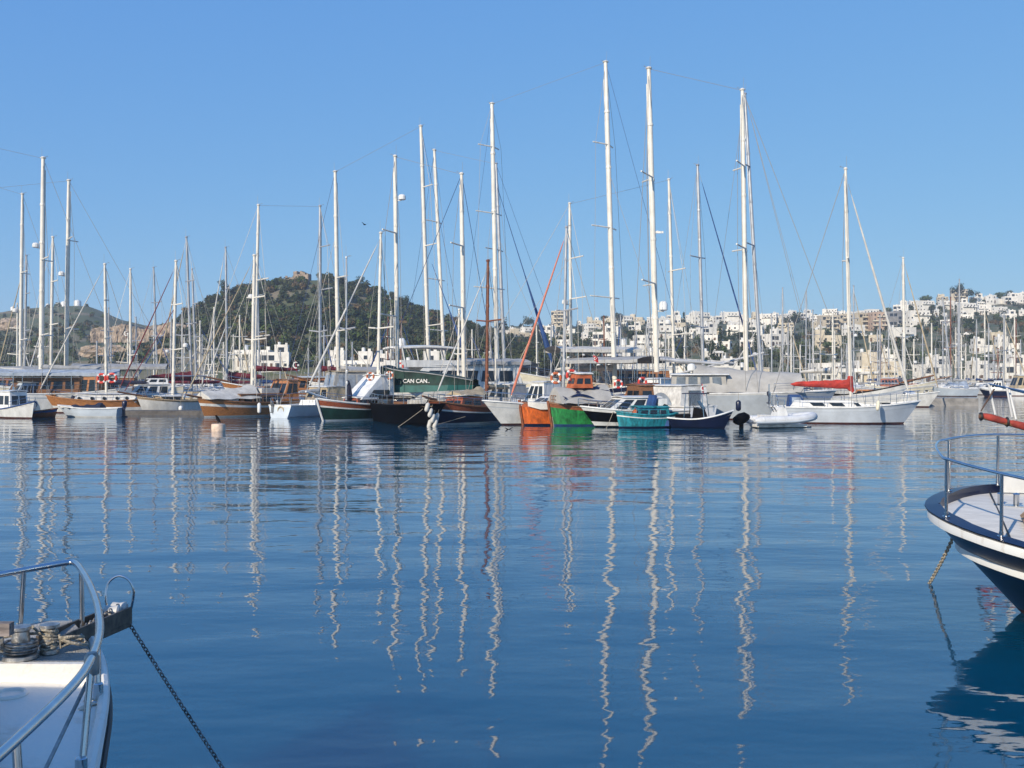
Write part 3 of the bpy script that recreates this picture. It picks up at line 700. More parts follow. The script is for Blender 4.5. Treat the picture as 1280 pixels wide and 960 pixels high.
# castle ruin and old terrace walls
def ruin(px, d, w, h, label, rz=0, seed=0, name='ruined_tower'):
    rg = random.Random(seed); X = (px-640)/F*d; o = empty(name, (X,d,gz(X,d)-.5), rz); tag(o, label, 'ruin')
    n = 9; k = MB(); xs = [lerp(-w/2,w/2,i/n) for i in range(n+1)]
    for i in range(n):
        a = h*rg.uniform(.62,1.0)*(1-.25*abs(i-3)/6); k.bx((xs[i],-w*.3,-1.5),(xs[i+1],w*.3,a)); 
    k.build('wall', STONE, o); k = MB(); k.bx((-w*.12,-w*.3-.03,h*.2),(w*.04,-w*.3+.1,h*.5)); k.build('opening', DARKIN, o); return o
ruin(362, 408, 4.6, 4.4, 'square rubble stone ruin standing at the left of the castle hilltop', .2, 1)
ruin(378, 412, 6.4, 5.2, 'taller broken stone ruin on the summit of the castle hill', -.15, 2)
ruin(370, 411, 3.0, 3.6, 'short crumbling wall between the two stone ruins on the hilltop', 0, 3, 'ruined_wall')
def terrace(px0, px1, d, top, h, label, seed):
    rg = random.Random(seed); a, b = (px0-640)/F*d, (px1-640)/F*d; n = 40; k = MB(); zt = EYE+(HOR-top)/F*d; rows = [[],[],[],[],[],[]]
    for i in range(n+1):
        x = lerp(a,b,i/n); zz = zt+.5*math.sin(i*.31+seed)+rg.uniform(-.35,.3)-1.8*(2*i/n-1)**4
        for q in range(5): rows[q].append(Vector((x+rg.uniform(-.3,.3), d+.9*math.sin(i*.23)+rg.uniform(-.35,.35)+.25*q, lerp(zt-h, zz, q/4)+(rg.uniform(-.3,.3) if 0 < q < 4 else 0))))
        rows[5].append(Vector((x, d+9, zz)))
    k.grid(rows)
    return tag(k.build('terrace_wall', STONE), label, 'wall')
terrace(112, 186, 352, 407, 6, 'long pinkish stone terrace wall on the left hillside', 1)
terrace(182, 248, 372, 404, 5, 'shorter pinkish stone terrace wall beside the dark trees', 2)
def outcrop(px, py, d, r, label, seed):
    rg = random.Random(seed); c = at(px, py, d); rows = []
    for i in range(9):
        t = i/8; rows.append([c+Vector((r*1.25*math.cos(g)*math.sin(math.pi*(.08+.84*t))*rg.uniform(.6,1.25), r*.5*math.sin(g)*math.sin(math.pi*(.08+.84*t))*rg.uniform(.5,1.2), -r*.62*math.cos(math.pi*t)*rg.uniform(.8,1.15))) for g in [2*math.pi*j/15 for j in range(15)]])
    k = MB(); k.grid(rows, closed=True); k.add(rows[0],[tuple(range(15))]); k.add(rows[-1],[tuple(range(15))]); return tag(k.build('rock_outcrop', STONE), label, 'rock')
outcrop(117, 440, 302, 3.2, 'grey rock outcrop on the left slope left of the orange one', 1)
outcrop(141, 440, 300, 3.4, 'orange tinted rock outcrop low on the left slope', 2)
outcrop(207, 442, 300, 2.4, 'small pale rock outcrop on the slope right of the orange one', 3)
outcrop(449, 397, 388, 3.0, 'pale rock outcrop among the trees of the castle hill', 4)
outcrop(12, 406, 500, 5.2, 'grey cliff face at the far left of the hillside', 5)
# concrete pier and pontoons
p = MB(); p.bx((-70,96,-2),(45,99.5,.75)); tag(p.build('pier', CONC), kind='structure')
for px0, px1, d, lab in [(150,260,74,'low dark concrete pontoon in front of the white wooden boat'),(300,492,79,'low concrete pontoon behind the varnished gulet')]:
    k = MB(); k.bx(((px0-640)/F*d,d,-.5),((px1-640)/F*d,d+2.4,.30)); tag(k.build('pontoon', PONT), lab, 'pontoon')
# ------------------------------------------------------------------ front row of boats, left to right
def box_part(bt, name, a, b, m, parent=None):
    k = MB(); k.bx(a, b); return k.build(name, m, parent or bt.o)
def rope_line(a, b, label, sag=.25, r=.016, m=ROPE):
    k = MB(); pts = [lerp(Vector(a),Vector(b),i/8)-Vector((0,0,sag*4*(i/8)*(1-i/8))) for i in range(9)]; k.path(pts, r, 4)
    return tag(k.build('mooring_line', m), label, 'rope', 'mooring lines of the boats')
def hatch(bt, x, z, w=.5, m=GLASS):
    k = MB(); k.bx((x-w/2,-w/2,z-.02),(x+w/2,w/2,z+.07)); k.build('hatch', m, bt.o)

# white cabin boat at the left edge
b = Boat('fishing_boat', 'small white cabin boat with a blue bow rail at the far left edge', 'boat', bow=(43,67.5), L=5.2, head=-38)
hull(b, 2.0, .62, .55, .1, .35, .85, bands=((.8,WHITE),(1.,WORN)), cap=CANB, deckm=WORN, bul=.18)
cabin(b, -1.2, .55, .45, 1.35, .72, .2, .05, WHITE, WHITE, 2, 'wheelhouse', 2)
rails(b, .7, 2.3, .4, .7); mast(b, (-.4,1.8), (-.4,3.0), .025, STEEL)
outboard(b.o, -2.75, 0, .45, .8)
# brown open dinghy
b = Boat('dinghy', 'small dark brown open dinghy between the white cabin boat and the pale blue motorboat', 'boat', bow=(72,69), L=3.4, head=-14)
hull(b, 1.5, .42, .25, .08, .2, .8, bands=((.6,BROWNP),(1.,CANB)), cap=WOOD, deckm=WOOD, bul=.26)
for x in (-.8,.1,.9): box_part(b, 'thwart', (x-.12,-.55,.34),(x+.12,.55,.38), WOOD)
# pale blue motorboat with navy cover
b = Boat('motorboat', 'pale blue motorboat with a navy tarpaulin and an outboard, bow to the left', 'boat', (152,70.5), (72,70.5))
hull(b, 1.8, .62, .22, .02, .7, .9, bands=((.35,BLUEW),(1.,BLUEW)), boot=WHITE, cap=WHITE, deckm=WHITE, bul=.08)
tent(b, -.9, 1.25, 1.02, .86, .62, .78, CANN); outboard(b.o, -2.42, 0, .55, .85, NAVY)
k = MB(); k.bx((1.0,-.45,.66),(1.9,.45,.76)); k.build('cuddy', WHITE, b.o)
# wooden sloop
b = Boat('sloop', 'varnished wooden sloop with a white cabin, portholes and a furled white jib', 'sailboat', (184,80), (56,78))
hull(b, 2.7, .95, .45, .12, .9, .55, bands=((.38,WHITE),(1.,VARN)), cap=VARN, bul=.15)
cb = cabin(b, b.X(172), b.X(92), .82, .62, .95, .35, .1, WHITE, WHITE, 0, front=0)
for px in (101,117,132,148,160):
    k = MB(); x = b.X(px)
    for s in (1,-1): k.lathe((x,s*.885,1.15), [(.11,-.05),(.13,-.05),(.13,.05),(.02,.06)], 10, ax=(0,s,0))
    k.build('porthole', GLASS, cb)
p0 = b.P(133,490); p1 = b.P(131,331); A, T_, _ = mast(b, p0, p1, .12, MASTW, (.42,.72), .9, None); rig(b, A, T_, None, (-b.L/2,0,1), sp=(.42,.72), spl=.9)
f = b.P(52,466); bs = bowsprit(b, .5, .15); furled(b, bs, T_+Vector((.1,0,-.3)), .06)
boom(b, A, 3.2, 2.3, CANN, cr=.2)
k = MB(); 
rows = [[Vector((lerp(b.X(122),b.X(90),i/6), f_*.8, 1.35+.16*math.sin(i*1.3)-.35*abs(f_)**2-.02*i)) for f_ in (-1,-.5,0,.5,1)] for i in range(7)]
k.grid(rows); k.build('boat_cover', CANN, b.o, True); rails(b, -3.6, 3.4, .5, 1.5)
# white motor yacht behind it
b = Boat('motor_yacht', 'white motor yacht with raked dark windscreens behind the white wooden-railed boat', 'boat', (228,88), (142,85))
hull(b, 3.2, 1.25, .35, .05, 1.2, .95, bands=((.8,WHITE),(1.,WORN)), cap=WHITE, deckm=WHITE, bul=.1)
cabin(b, b.X(212), b.X(157), 1.2, .95, 1.2, .9, .2, WHITE, WHITE, 3, v0=.25, v1=.85); cabin(b, b.X(208), b.X(178), 2.2, .5, .9, .5, .1, WHITE, None, 2); rails(b, 0, 2.8, .5, .8)
# white sailing boat with wooden rail
b = Boat('sailboat', 'white sailing boat with a wooden rail, tan sprayhood and dark red furled jib', 'sailboat', (264,81), (171,76.5))
hull(b, 2.9, .95, .35, .12, .55, .8, bands=((.86,WHITE),(1.,TEAK)), cap=TEAK, bul=.2)
cabin(b, b.X(222), b.X(194), .85, .42, .85, .2, .05, TEAK, WORN, 3)
p0 = b.P(216,497); p1 = b.P(220,327); A, T_, _ = mast(b, p0, p1, .13, MASTW, (.35,.68), .9); rig(b, A, T_, None, (-b.L/2,0,1), sp=(.35,.68), spl=.9)
bs = bowsprit(b, 1.5, .4); furled(b, bs, T_+Vector((0,0,-.3)), .055, CANM); stay(b, bs+Vector((-.5,0,0)), lerp(A,T_,.66), .03, CANM, 'staysail')
cabin(b, b.X(247), b.X(231), .9, .75, .85, .3, .05, CANT, None, 1, 'sprayhood', 1, glass=CLEARV)
boom(b, A, 2.9, 2.9, None); rails(b, -3, 2.8, .5, 1.2)
fender(226, 510.5, 76.5, 'square white fender on the white wooden-railed boat', .42, .17)
# varnished gulet
b = Boat('gulet', 'varnished wooden gulet with a white strake, white canvas over the foredeck and a wheelhouse', 'sailboat', (362,75.5), (247,69.5))
hull(b, 3.3, .98, .32, .15, .55, .8, bands=((.60,VARN),(.76,WHITE),(1.,VARN)), boot=WHITE, cap=WOOD, bul=.3, fine=2.6)
c = cabin(b, b.X(345), b.X(290), .72, .82, 1.15, .1, .1, VARN, WOOD, 4, v0=.32, v1=.82)
box_part(b, 'locker', (b.X(290)+.05,-.9,.75),(b.X(276),.9,1.28), WHITE)
c = cabin(b, b.X(362), b.X(341), .8, 1.75, 1.2, .75, .05, VARN, WOOD, 2, 'wheelhouse', 3, v0=.45, v1=.88)
p0 = b.P(315,495); p1 = b.P(318,320); A, T_, _ = mast(b, p0, p1, .14, MASTW, (.4,.7), 1.1); rig(b, A, T_, None, (-b.L/2,0,1.1), sp=(.4,.7), spl=1.1)
x0, x1 = b.X(316), b.X(252); tent(b, x0, x1, b.Z(316,480), b.Z(252,489), 1.28, 1.2, CANW)
box_part(b, 'canvas_cover', (b.X(342),-.7,1.62),(b.X(320),.7,2.0), CANW)
bs = bowsprit(b, .9, .3); q = b.P(349,322); furled(b, bs, T_+Vector((.1,0,-.3)), .05, CANT); rails(b, -4.2, -.2, .55, 1.2)
fender(324, 510, 69.8, 'slim white fender on the varnished gulet', .75, .13); fender(347, 503, 70.5, 'small grey fender at the stern of the varnished gulet', .4, .12, DULL)
# small white sailboat, stern view
b = Boat('sailboat', 'small white sailboat seen from astern with a horseshoe ring, beside the varnished gulet', 'sailboat', (350,69), (428,75))
hull(b, 2.3, .82, .2, .05, .5, .88, trake=-.1, bands=((.85,BLUEW),(1.,WHITE)), boot=BLUEW, cap=WHITE, deckm=WHITE, bul=.05)
cabin(b, -.6, 1.6, .8, .38, .75, .5, .1, WHITE, None, 2, v0=.3, v1=.75)
p0 = b.P(399,494); p1 = b.P(400,350); A, T_, _ = mast(b, p0, p1, .07, MASTG, (.55,), .7); rig(b, A, T_, (b.L/2,0,1), (-b.L/2,0,.9), sp=(.55,), spl=.7)
k = MB(); k.torus((-b.L/2-.02,-.1,.5), (1,0,.2), .26, .05, 18, 6); k.build('horseshoe_ring', CANT, b.o, True); rails(b, -b.L/2+.1, b.L/2-.4, .5, 1.0); boom(b, A, 2.2, 1.75, CANW, cr=.14)
outboard(b.o, -b.L/2-.12, .6, .75, .6, DULL)
# boat with canvas pilothouse
b = Boat('motor_yacht', 'motor yacht with a grey canvas pilothouse behind the small dark green gulet', 'boat', (470,82), (392,79))
hull(b, 3.2, 1.3, .4, .05, 1., .95, cap=WHITE, deckm=WHITE, bul=.1)
cabin(b, b.X(455), b.X(409), 1.75, 1.45, 1.2, .35, .25, CANG, CANT, 3, 'pilothouse', 3, glass=CLEARV, v0=.12, v1=.86)
box_part(b, 'coachroof', (b.X(462),-1.3,1.2),(b.X(402),1.3,1.76), WHITE)
b = Boat('dinghy', 'maroon and white tender with an outboard lying under the canvas pilothouse', 'boat', (395,75), (427,75))
hull(b, 1.2, .5, .2, .05, .2, .85, bands=((.5,WHITE),(1.,CANM)), cap=WHITE, deckm=CANM, bul=.05); b.o.location.z = 1.0; outboard(b.o, -1.1, 0, .5, .6, WORN)
# dark green gulet
b = Boat('gulet', 'small dark green gulet with a white stem, brown upper planks and slanting white wheelhouse', 'sailboat', (492,69), (396,63.5))
hull(b, 3.0, 1.02, .45, .12, .55, .8, bands=((.6,DGREEN),(.68,WHITE),(.93,REDWOOD),(1.,WHITE)), boot=BLUEW, cap=WHITE, bul=.3)
k = MB(); k.path([(b.hx(.998,0)+.03,0,.0),(b.hx(.998,.5)+.04,0,.7),(b.hx(.998,1)+.05,0,1.5)], .07, 6); k.build('stem', WHITE, b.o, True)
cabin(b, b.X(462), b.X(437), .8, .62, .85, .1, .1, REDWOOD, WHITE, 2)
cabin(b, b.X(480), b.X(440), 1.35, 1.55, 1.0, 1.9, .05, WHITE, WHITE, 1, 'wheelhouse', 0, v0=.1, v1=.4)
p0 = b.P(472,508); p1 = b.P(476,292); A, T_, _ = mast(b, p0, p1, .12, MASTW, (.45,), 1.0); rig(b, A, T_, None, (-b.L/2,0,1.2), sp=(.45,), spl=1.)
bs = bowsprit(b, .9, .45, WHITE); furled(b, bs, T_+Vector((0,0,-.25)), .075, CANW)
p0 = b.P(433,500); p1 = b.P(433,323); mast(b, p0, p1, .07, MASTG, (.5,), .6, None)
k = MB(); x = b.X(435); k.path([(x,0,2.6),(x-.05,0,2.2),(x-.1,0,1.5),(x-.25,0,1.3)], [.08,.16,.24,.1], 8); k.build('furled_sail', CANN, b.o, True)
rails(b, -3, 3.2, .45, 1.1)
lifebuoy(463, 470.5, 63.5, 'white and orange lifebuoy on the slanting white wheelhouse', .29, (-.3,-1,.1), CANO)
# black hull
b = Boat('gulet', 'broad black hull with its bow turned to the camera and white fenders along its side', 'boat', bow=(541,57.3), L=9, head=-68)
hull(b, 3.5, 1.12, .15, .1, .35, .85, bands=((1.,BLACK),), boot=BLACK, cap=BLACK, bul=.12, fine=3.4, flare=.86, capr=.06)
for i in range(5):
    x = 3.6-i*.28; box_part(b, 'white_sack', (x-.11,-.5-.1*i,1.1),(x+.11,-.15-.1*i,1.5+.06*(i % 2)), CANW)
box_part(b, 'locker', (-1.5,-.7,1.0),(.8,.7,1.3), WOOD); cabin(b, -4.2, -1.8, 1.0, .5, 1.1, .3, .1, DARKIN, BLACK, 2); rails(b, -4, 4.0, .6, 1.1)
for i, (px, py) in enumerate([(534,509),(538,516),(541,523),(544,530),(537,530),(546,522)]):
    fender(px, py, 56.6+.12*i, ['topmost white fender at the bow of the black hull','second white fender down on the black hull','third white fender down on the black hull','lowest right white fender on the black hull at the water','lowest left white fender on the black hull at the water','outermost white fender between the black and blue hulls'][i], .55, .125, CANW, .25, .2)
a = b.world(4.2, -.5, 1.0); rope_line(a, (a.x-1.5, a.y-.6, -.1), 'taut mooring line running down from the black bow', .02)
# gulet under the green awning
b = Boat('gulet', 'gulet lying behind the black hull under a dark green awning lettered in white', 'sailboat', (448,70.5), (606,68.5))
hull(b, 3.6, 1.35, .4, .2, .9, .8, bands=((.8,DGREEN),(1.,WHITE)), cap=WHITE, bul=.3)
sd_ = b.cs*1.55; x0, x1 = b.P(476,off=sd_)[0], b.P(587,off=sd_)[0]; ztl, ztr, zm, zb = b.P(480,463,sd_)[1], b.P(560,469,sd_)[1], b.P(520,481,sd_)[1], b.P(520,491,sd_)[1]
w = 1.55; k = MB(); rows = []
for i in range(9):
    t = i/8; x = lerp(x0,x1,t); zt = lerp(ztl+.15*(t < .06)*2, ztr-.25, t**1.2); zt = lerp(ztl+.35, ztl, min(1,t*5)) if t < .2 else lerp(ztl, ztr-.30, ((t-.2)/.8)**1.6)
    c = 1-.42*smooth((t-.75)/.25)
    rows.append([Vector((x, f*w*c, zt-.08+.12*(1-f*f))) for f in (-1,-.5,0,.5,1)])
GCAN = mat('dark_green_canvas', (.005,.034,.025), .75, var=.35, scale=2.5, bump=.4, bscale=5)
k.grid(rows); aw = k.build('awning', GCAN, b.o, True)
side = b.cs
for s in (1,-1):
    k = MB(); pn = []
    for v in (0,.25,.5,.75,1):
        rr = []
        for i in range(33):
            t = i/4; i0 = min(7,int(t)); f_ = t-i0; e0, e1 = [rows[q][0 if s < 0 else -1] for q in (i0,i0+1)]; top = lerp(e0,e1,f_); bot = Vector((top.x, top.y*(1+.03/w), zm-.03*math.cos(i*math.pi/4)*0)); p = lerp(top,bot,v); p.y += s*(.035*math.sin(i*.9+v*2.2)*math.sin(math.pi*min(1,v+.15)) - .05*math.sin(math.pi*v)); p.z += -.04*v*abs(math.sin(i*math.pi/8)); rr.append(p)
        pn.append(rr)
    k.grid(pn); k.build('side_panel', GCAN, aw, True)
    k = MB(); k.grid([[Vector((r[0].x+.12*i/8, s*(w+.02)*(1-.42*smooth((i/8-.75)/.25)), zm-.01)) for i, r in enumerate(rows)], [Vector((r[0].x, s*(w+.04)*(1-.42*smooth((i/8-.75)/.25)), lerp(zb,zb+.25,(i/8)**2))) for i, r in enumerate(rows)]]); k.build('valance', TEAL, aw)
    k = MB(); k.path([(r[0].x, s*(w+.02)*(1-.42*smooth((i/8-.75)/.25)), r[0].z+.03) for i, r in enumerate(rows)], .03, 5); k.build('edge_pole', CANG, aw)
def lettering(text, size, parent, loc, rot, m, name='lettering', ext=.03):
    cu = bpy.data.curves.new('text', 'FONT'); cu.body = text; cu.size = size; cu.extrude = ext; cu.align_x = 'CENTER'; cu.align_y = 'CENTER'; cu.offset = .006*size/.4
    t = bpy.data.objects.new('text', cu); C.objects.link(t); bpy.context.view_layer.update()
    me = bpy.data.meshes.new_from_object(t.evaluated_get(bpy.context.evaluated_depsgraph_get())); bpy.data.objects.remove(t)
    me.materials.clear(); me.materials.append(m); o = put(name, me, parent, loc); o.rotation_euler = rot; return o
q_ = b.P(520.5,476.5,side*(w+.035)); lettering('CAN CAN..', .38, aw, (q_[0], side*(w+.035), q_[1]), (R(90),0,0 if side < 0 else R(180)), WHITE)
p0 = b.P(497,470); p1 = b.P(494,196); A, T_, _ = mast(b, p0, p1, .15, MASTW, (.27,.65), 1.5, .8, sweep=.3); rig(b, A, T_, None, None, sp=(.27,.65), spl=1.5)
p0 = b.P(580,475); p1 = b.P(577,218); A2, T2, _ = mast(b, p0, p1, .15, MASTW, (.35,.65), 1.4, sweep=.3); rig(b, A2, T2, (b.L/2+1,0,1.9), (A.x,0,6), sp=(.35,.65), spl=1.4, blue=True); stay(b, T_, T2, .012, WIRE, 'triatic_stay')
lifebuoy(487, 469, 67.35, 'orange lifebuoy beside the white ladder under the green awning', .3, (-.2,-1,0), CANO)
k = MB()
for s in (-.16,.16): k.tube((s,0,0),(s,0,1.3), .03, n=5)
for i in range(5): k.tube((-.16,0,.15+.25*i),(.16,0,.15+.25*i), .02, n=5)
o = k.build('ladder', WHITE); o.location = at(484,488,67.3); tag(o, 'short white boarding ladder left of the green awning', 'ladder')
# white flybridge yacht behind
b = Boat('motor_yacht', 'large white flybridge yacht with a radar dome behind the green awning', 'boat', (655,82), (470,76))
hull(b, 4.6, 1.9, .6, .1, 1.5, .95, cap=WHITE, deckm=TEAK, bul=.25)
cabin(b, b.X(640), b.X(500), 1.8, 1.9, 1.9, 1.4, .2, WHITE, WHITE, 5, v0=.35, v1=.8)
fly = b.Z(520,455); box_part(b, 'flybridge_coaming', (b.X(575),-1.6,fly-.25),(b.X(492),1.6,fly+.28), WHITE)
zt = b.Z(520,437)
rows = [[Vector((lerp(b.X(568),b.X(487),i/6), f_*1.7*(1-.12*(i/6)**3), zt+.14*math.sin(i/6*math.pi)+.1*(1-f_*f_))) for f_ in (-1,-.5,0,.5,1)] for i in range(7)]
k = MB(); k.grid(rows); k.grid([[p+Vector((0,0,.12)) for p in r] for r in rows]); k.grid([[r[0] for r in rows],[r[0]+Vector((0,0,.12)) for r in rows]]); k.grid([[r[-1] for r in rows],[r[-1]+Vector((0,0,.12)) for r in rows]]); k.grid([rows[-1],[p+Vector((0,0,.12)) for p in rows[-1]]]); k.build('hardtop', WHITE, b.o, True)
for px in (566,545,515,498):
    for s in (1,-1): k = MB(); k.tube((b.X(px),s*1.45,fly),(b.X(px-4),s*1.5,zt+.05), .045, n=6); k.build('hardtop_leg', WHITE, b.o)
k = MB(); x = b.X(502); k.lathe((x,0,zt+.2), [(.12,0),(.3,.1),(.3,.45),(.22,.62),(.03,.7)], 14); k.build('radar_dome', WHITE, b.o, True)
awning(b, b.X(650), b.X(566), b.Z(610,452), 1.9, CANG, posts=4, h=1.5)
lifebuoy(500, 458, 73.5, 'small red lifebuoy on the flybridge of the large white yacht', .3, (-.2,-1,0), RED)
# navy sailing boat with red brown planks
b = Boat('gulet', 'navy blue hull with red brown upper planks, a bare brown mast and white furled jib', 'sailboat', (634,65), (535,58.3))
hull(b, 3.0, .98, .5, .12, .65, .78, bands=((.58,NAVY),(.66,WHITE),(1.,REDWOOD)), boot=WHITE, cap=WOOD, bul=.25)
cabin(b, b.X(592), b.X(564), .85, .68, .8, .35, .1, REDWOOD, REDWOOD, 2)
k = MB(); k.panel([Vector((b.X(598),0,0)),Vector((b.X(565),0,0)),Vector((b.X(565),0,1)),Vector((b.X(598),0,1))],0,1,0,1,.01)
p0 = b.P(608,505); p1 = b.P(610,327); A, T_, _ = mast(b, p0, p1, .12, MASTB, (.58,), .8); rig(b, A, T_, None, (-b.L/2,0,1.1), sp=(.58,), spl=.8)
bs = bowsprit(b, .5, .25); furled(b, b.P(545,492) and Vector((b.X(545),0,b.Z(545,494))), T_+Vector((0,0,-.4)), .05, CANW)
p0 = b.P(614,495); p1 = b.P(613,345); k = MB(); k.tube((p0[0]-.35,.1,p0[1]),(p1[0]-.35,.1,p1[1]), .07, .05, 8); k.build('mizzen_mast', MASTW, b.o, True)
boom(b, A, 2.6, 2.1, CANT, cr=.18); tent(b, b.X(600), b.X(566), 2.25, 2.0, 1.75, .7, CANT); rails(b, -3.4, 3.6, .45, 1.1)
yy = b.cs*(halfw(b, b.X(576))+.0)
a = b.world(b.L/2-.2, 0, 1.3); rope_line(b.world(-1,b.cs*1.3,1.0), (a.x-.3,a.y-1.3,-.1), 'slanting mooring line crossing the navy hull', .05)
b2 = Boat('sailboat', 'slender sailboat with a thin white mast behind the navy hull', 'sailboat', (625,76), (540,72)); b = b2
hull(b, 2.4, .9, .3, .1, .7, .8, cap=WHITE, deckm=WHITE, bul=.08); p0 = b.P(572,488); p1 = b.P(574,388); A, T_, _ = mast(b, p0, p1, .09, MASTW, (.45,), .7); rig(b, A, T_, (b.L/2,0,1.2), (-b.L/2,0,1), sp=(.45,), spl=.7); cabin(b, -1.5, 1.2, .9, .4, .8)
# white bow with faded red furled jib
b = Boat('sailboat', 'tall white bow between the navy and the orange hull, with a faded red furled jib', 'sailboat', bow=(603,58.2), L=10, head=-147)
hull(b, 3.1, 1.15, .32, .05, 1.35, .85, bands=((.72,WHITE),(.75,PGREY),(1.,WHITE)), boot=BOTT, cap=WHITE, deckm=WHITE, bul=.08, fine=2.8)
cabin(b, -3.2, 1.2, 1.15, .5, .95, .9, .1, WHITE, None, 4)
p0 = b.P(704,492); p1 = b.P(708,285); A, T_, _ = mast(b, p0, p1, .10, MASTG, (.5,), .9); rig(b, A, T_, None, (-b.L/2,0,1.3), sp=(.5,), spl=.9)
furled(b, (b.X(637),0,1.45), T_+Vector((0,0,-.3)), .08, SALMON); rails(b, -4.5, 4.8, .55, 1.2)
# orange fishing boat
b = Boat('fishing_boat', 'bright orange fishing boat with a dark stem and white canvas on its rail', 'boat', bow=(650,58.4), L=6.4, head=-155)
hull(b, 2.7, .98, .38, .1, .22, .7, bands=((.80,ORANGE),(1.,CANO)), boot=NAVY, cap=BROWNP, bul=.25, fine=2.6)
k = MB(); k.path([(b.hx(.998,0)+.02,0,-.1),(b.hx(.998,.5)+.05,0,.7),(b.hx(.998,1)+.07,0,1.5)], .085, 6); k.build('stem', BROWNP, b.o, True)
cabin(b, -2.4, .4, .8, 1.25, .9, .55, .1, WORN, CANO, 2, 'wheelhouse', 2, v0=.4, v1=.85)
k = MB(); hw_ = [(x, halfw(b,x)) for x in (0,.8,1.6,2.3,2.9)]
for s in (1,-1): k.grid([[Vector((x, s*(w_+.10), shz(b,x)-.22+.05*math.sin(x*5))) for x, w_ in hw_],[Vector((x, s*(w_+.06), shz(b,x)+.10)) for x, w_ in hw_],[Vector((x, s*(w_-.25), shz(b,x)+.16)) for x, w_ in hw_]])
k.build('rail_canvas', CANW, b.o, True)
k = MB(); k.ball((2.6, -1.02, .62), .05, n=8); k.build('hawse_hole', BLACK, b.o); rails(b, -3, -.2, .6, 1.)
# green fishing boat
b = Boat('fishing_boat', 'bright green fishing boat with a canvas tent showing two dark dolphins', 'boat', bow=(686,57.9), L=6.4, head=-160)
hull(b, 2.7, .95, .4, .1, .22, .75, bands=((.80,GREEN),(1.,BROWNP)), boot=CANB, cap=WOOD, bul=.25, fine=2.5)
k = MB(); k.path([(b.hx(.998,0)+.02,0,-.1),(b.hx(.998,.5)+.05,0,.7),(b.hx(.998,1)+.07,0,1.45)], .085, 6); k.build('stem', BROWNP, b.o, True)
tn = tent(b, b.X(757), b.X(693), 2.4, 2.25, 1.32, 1.2, CANS, bulge=.7)
k = MB()
for s in (1,-1):
    for (cx, cz, sc, fl) in ((b.X(738),2.0,1.7,1),(b.X(717),1.62,1.45,-1)):
        up = []; dn = []
        for i in range(10):
            t = i/9; x = cx+(t-.5)*1.2*sc; arc = .16*sc*math.sin(t*math.pi); th = .11*sc*math.sin(min(1,t*1.15)*math.pi)**.7+.012
            up.append((x, arc+th*.5)); dn.append((x, arc-th*.5))
        def P3(x, z): zz = cz+z*.8; t = (2.25-zz)/(2.25-1.32); return Vector((x, s*(1.2*clamp(t,.05,1)**(1/1.7)+.10), zz))
        k.grid([[P3(*p) for p in up],[P3(*p) for p in dn]])
        k.add([P3(cx-.02*sc,.24*sc),P3(cx+.15*sc,.2*sc),P3(cx-.14*sc,.36*sc)], [(0,1,2)]); k.add([P3(cx+.58*sc,.02),P3(cx+.78*sc,.14*sc),P3(cx+.68*sc,.02),P3(cx+.78*sc,-.1*sc)], [(0,1,2,3)])
k.build('dolphin_emblem', NAVY, tn)
cabin(b, b.X(736), b.X(712), 2.2, .8, .6, .25, .05, CANO, WORN, 2, 'wheelhouse', 2, v0=.3, v1=.7)
rails(b, -.5, 3.0, .45, .9, WOOD, .03); cabin(b, -3.2, -2.2, .9, 1.4, 1.1, .1, .1, WOOD, WOOD, 1)
lifebuoy(695, 472.5, 58.5, 'orange lifebuoy left of the thin mast above the green boat', .37, (-.45,-1,0), CANO)
lifebuoy(714.5, 469, 58.6, 'red and white lifebuoy right of the thin mast above the green boat', .36, (.25,-1,0), RED)
a = b.world(2.8,-.6,1.0); rope_line(a, (a.x+.1,a.y-1.6,-.1), 'mooring line at the bow of the green fishing boat', .03)
# dark grey and white motorboat
b = Boat('motorboat', 'dark grey and white motorboat with a raked windscreen right of the green fishing boat', 'boat', bow=(725,56.2), L=6.4, head=-162)
hull(b, 2.5, .92, .28, .02, .95, .9, bands=((.22,WHITE),(.78,BLACK),(1.,WHITE)), boot=BLACK, cap=WHITE, deckm=WHITE, bul=.04, fine=2.8)
cabin(b, b.X(820), b.X(752), .93, .72, .95, 1.05, .1, WHITE, WHITE, 3, v0=.14, v1=.86); rails(b, .6, 3.3, .42, .7)
a = b.world(1.6,b.cs*1.0,.9); rope_line(a, (a.x-.5,a.y-.6,-.1), 'mooring line at the side of the dark grey motorboat', .03)
# turquoise boat
b = Boat('fishing_boat', 'small turquoise fishing boat with an orange buoy on its side', 'boat', bow=(770,55.4), L=3.5, head=-160)
hull(b, 1.8, .72, .22, .1, .18, .8, bands=((.68,TURQ),(.76,WHITE),(1.,TURQ)), boot=NAVY, cap=TURQ, deckm=TURQ, bul=.2)
cabin(b, -1.3, .8, .6, .52, .66, .25, .1, TURQ, TURQ, 3, v0=.3, v1=.75)
box_part(b, 'fish_crate', (-1.3,-.3,1.2),(-.75,.3,1.62), WHITE)
k = MB(); k.hexa([(-.5,-.4,1.2),(-.3,-.4,1.2),(-.3,.4,1.2),(-.5,.4,1.2)],[(-.62,-.4,1.78),(-.5,-.4,1.84),(-.5,.4,1.84),(-.62,.4,1.78)]); k.build('blue_tarp', CANB, b.o); rails(b, -.6, 1.5, .3, .7)
o = empty('buoy', at(794,515.3,55.3)); k = MB(); k.ball((0,0,0), .17, 1., 12); k.lathe((0,0,.15), [(.05,0),(.05,.08),(.01,.09)], 8); k.build('float', CANO, o, True); k = MB(); k.torus((0,0,.25),(0,1,0),.04,.012,10,5); k.build('eye', DULL, o); tag(o, 'round orange buoy hung on the turquoise boat', 'buoy')
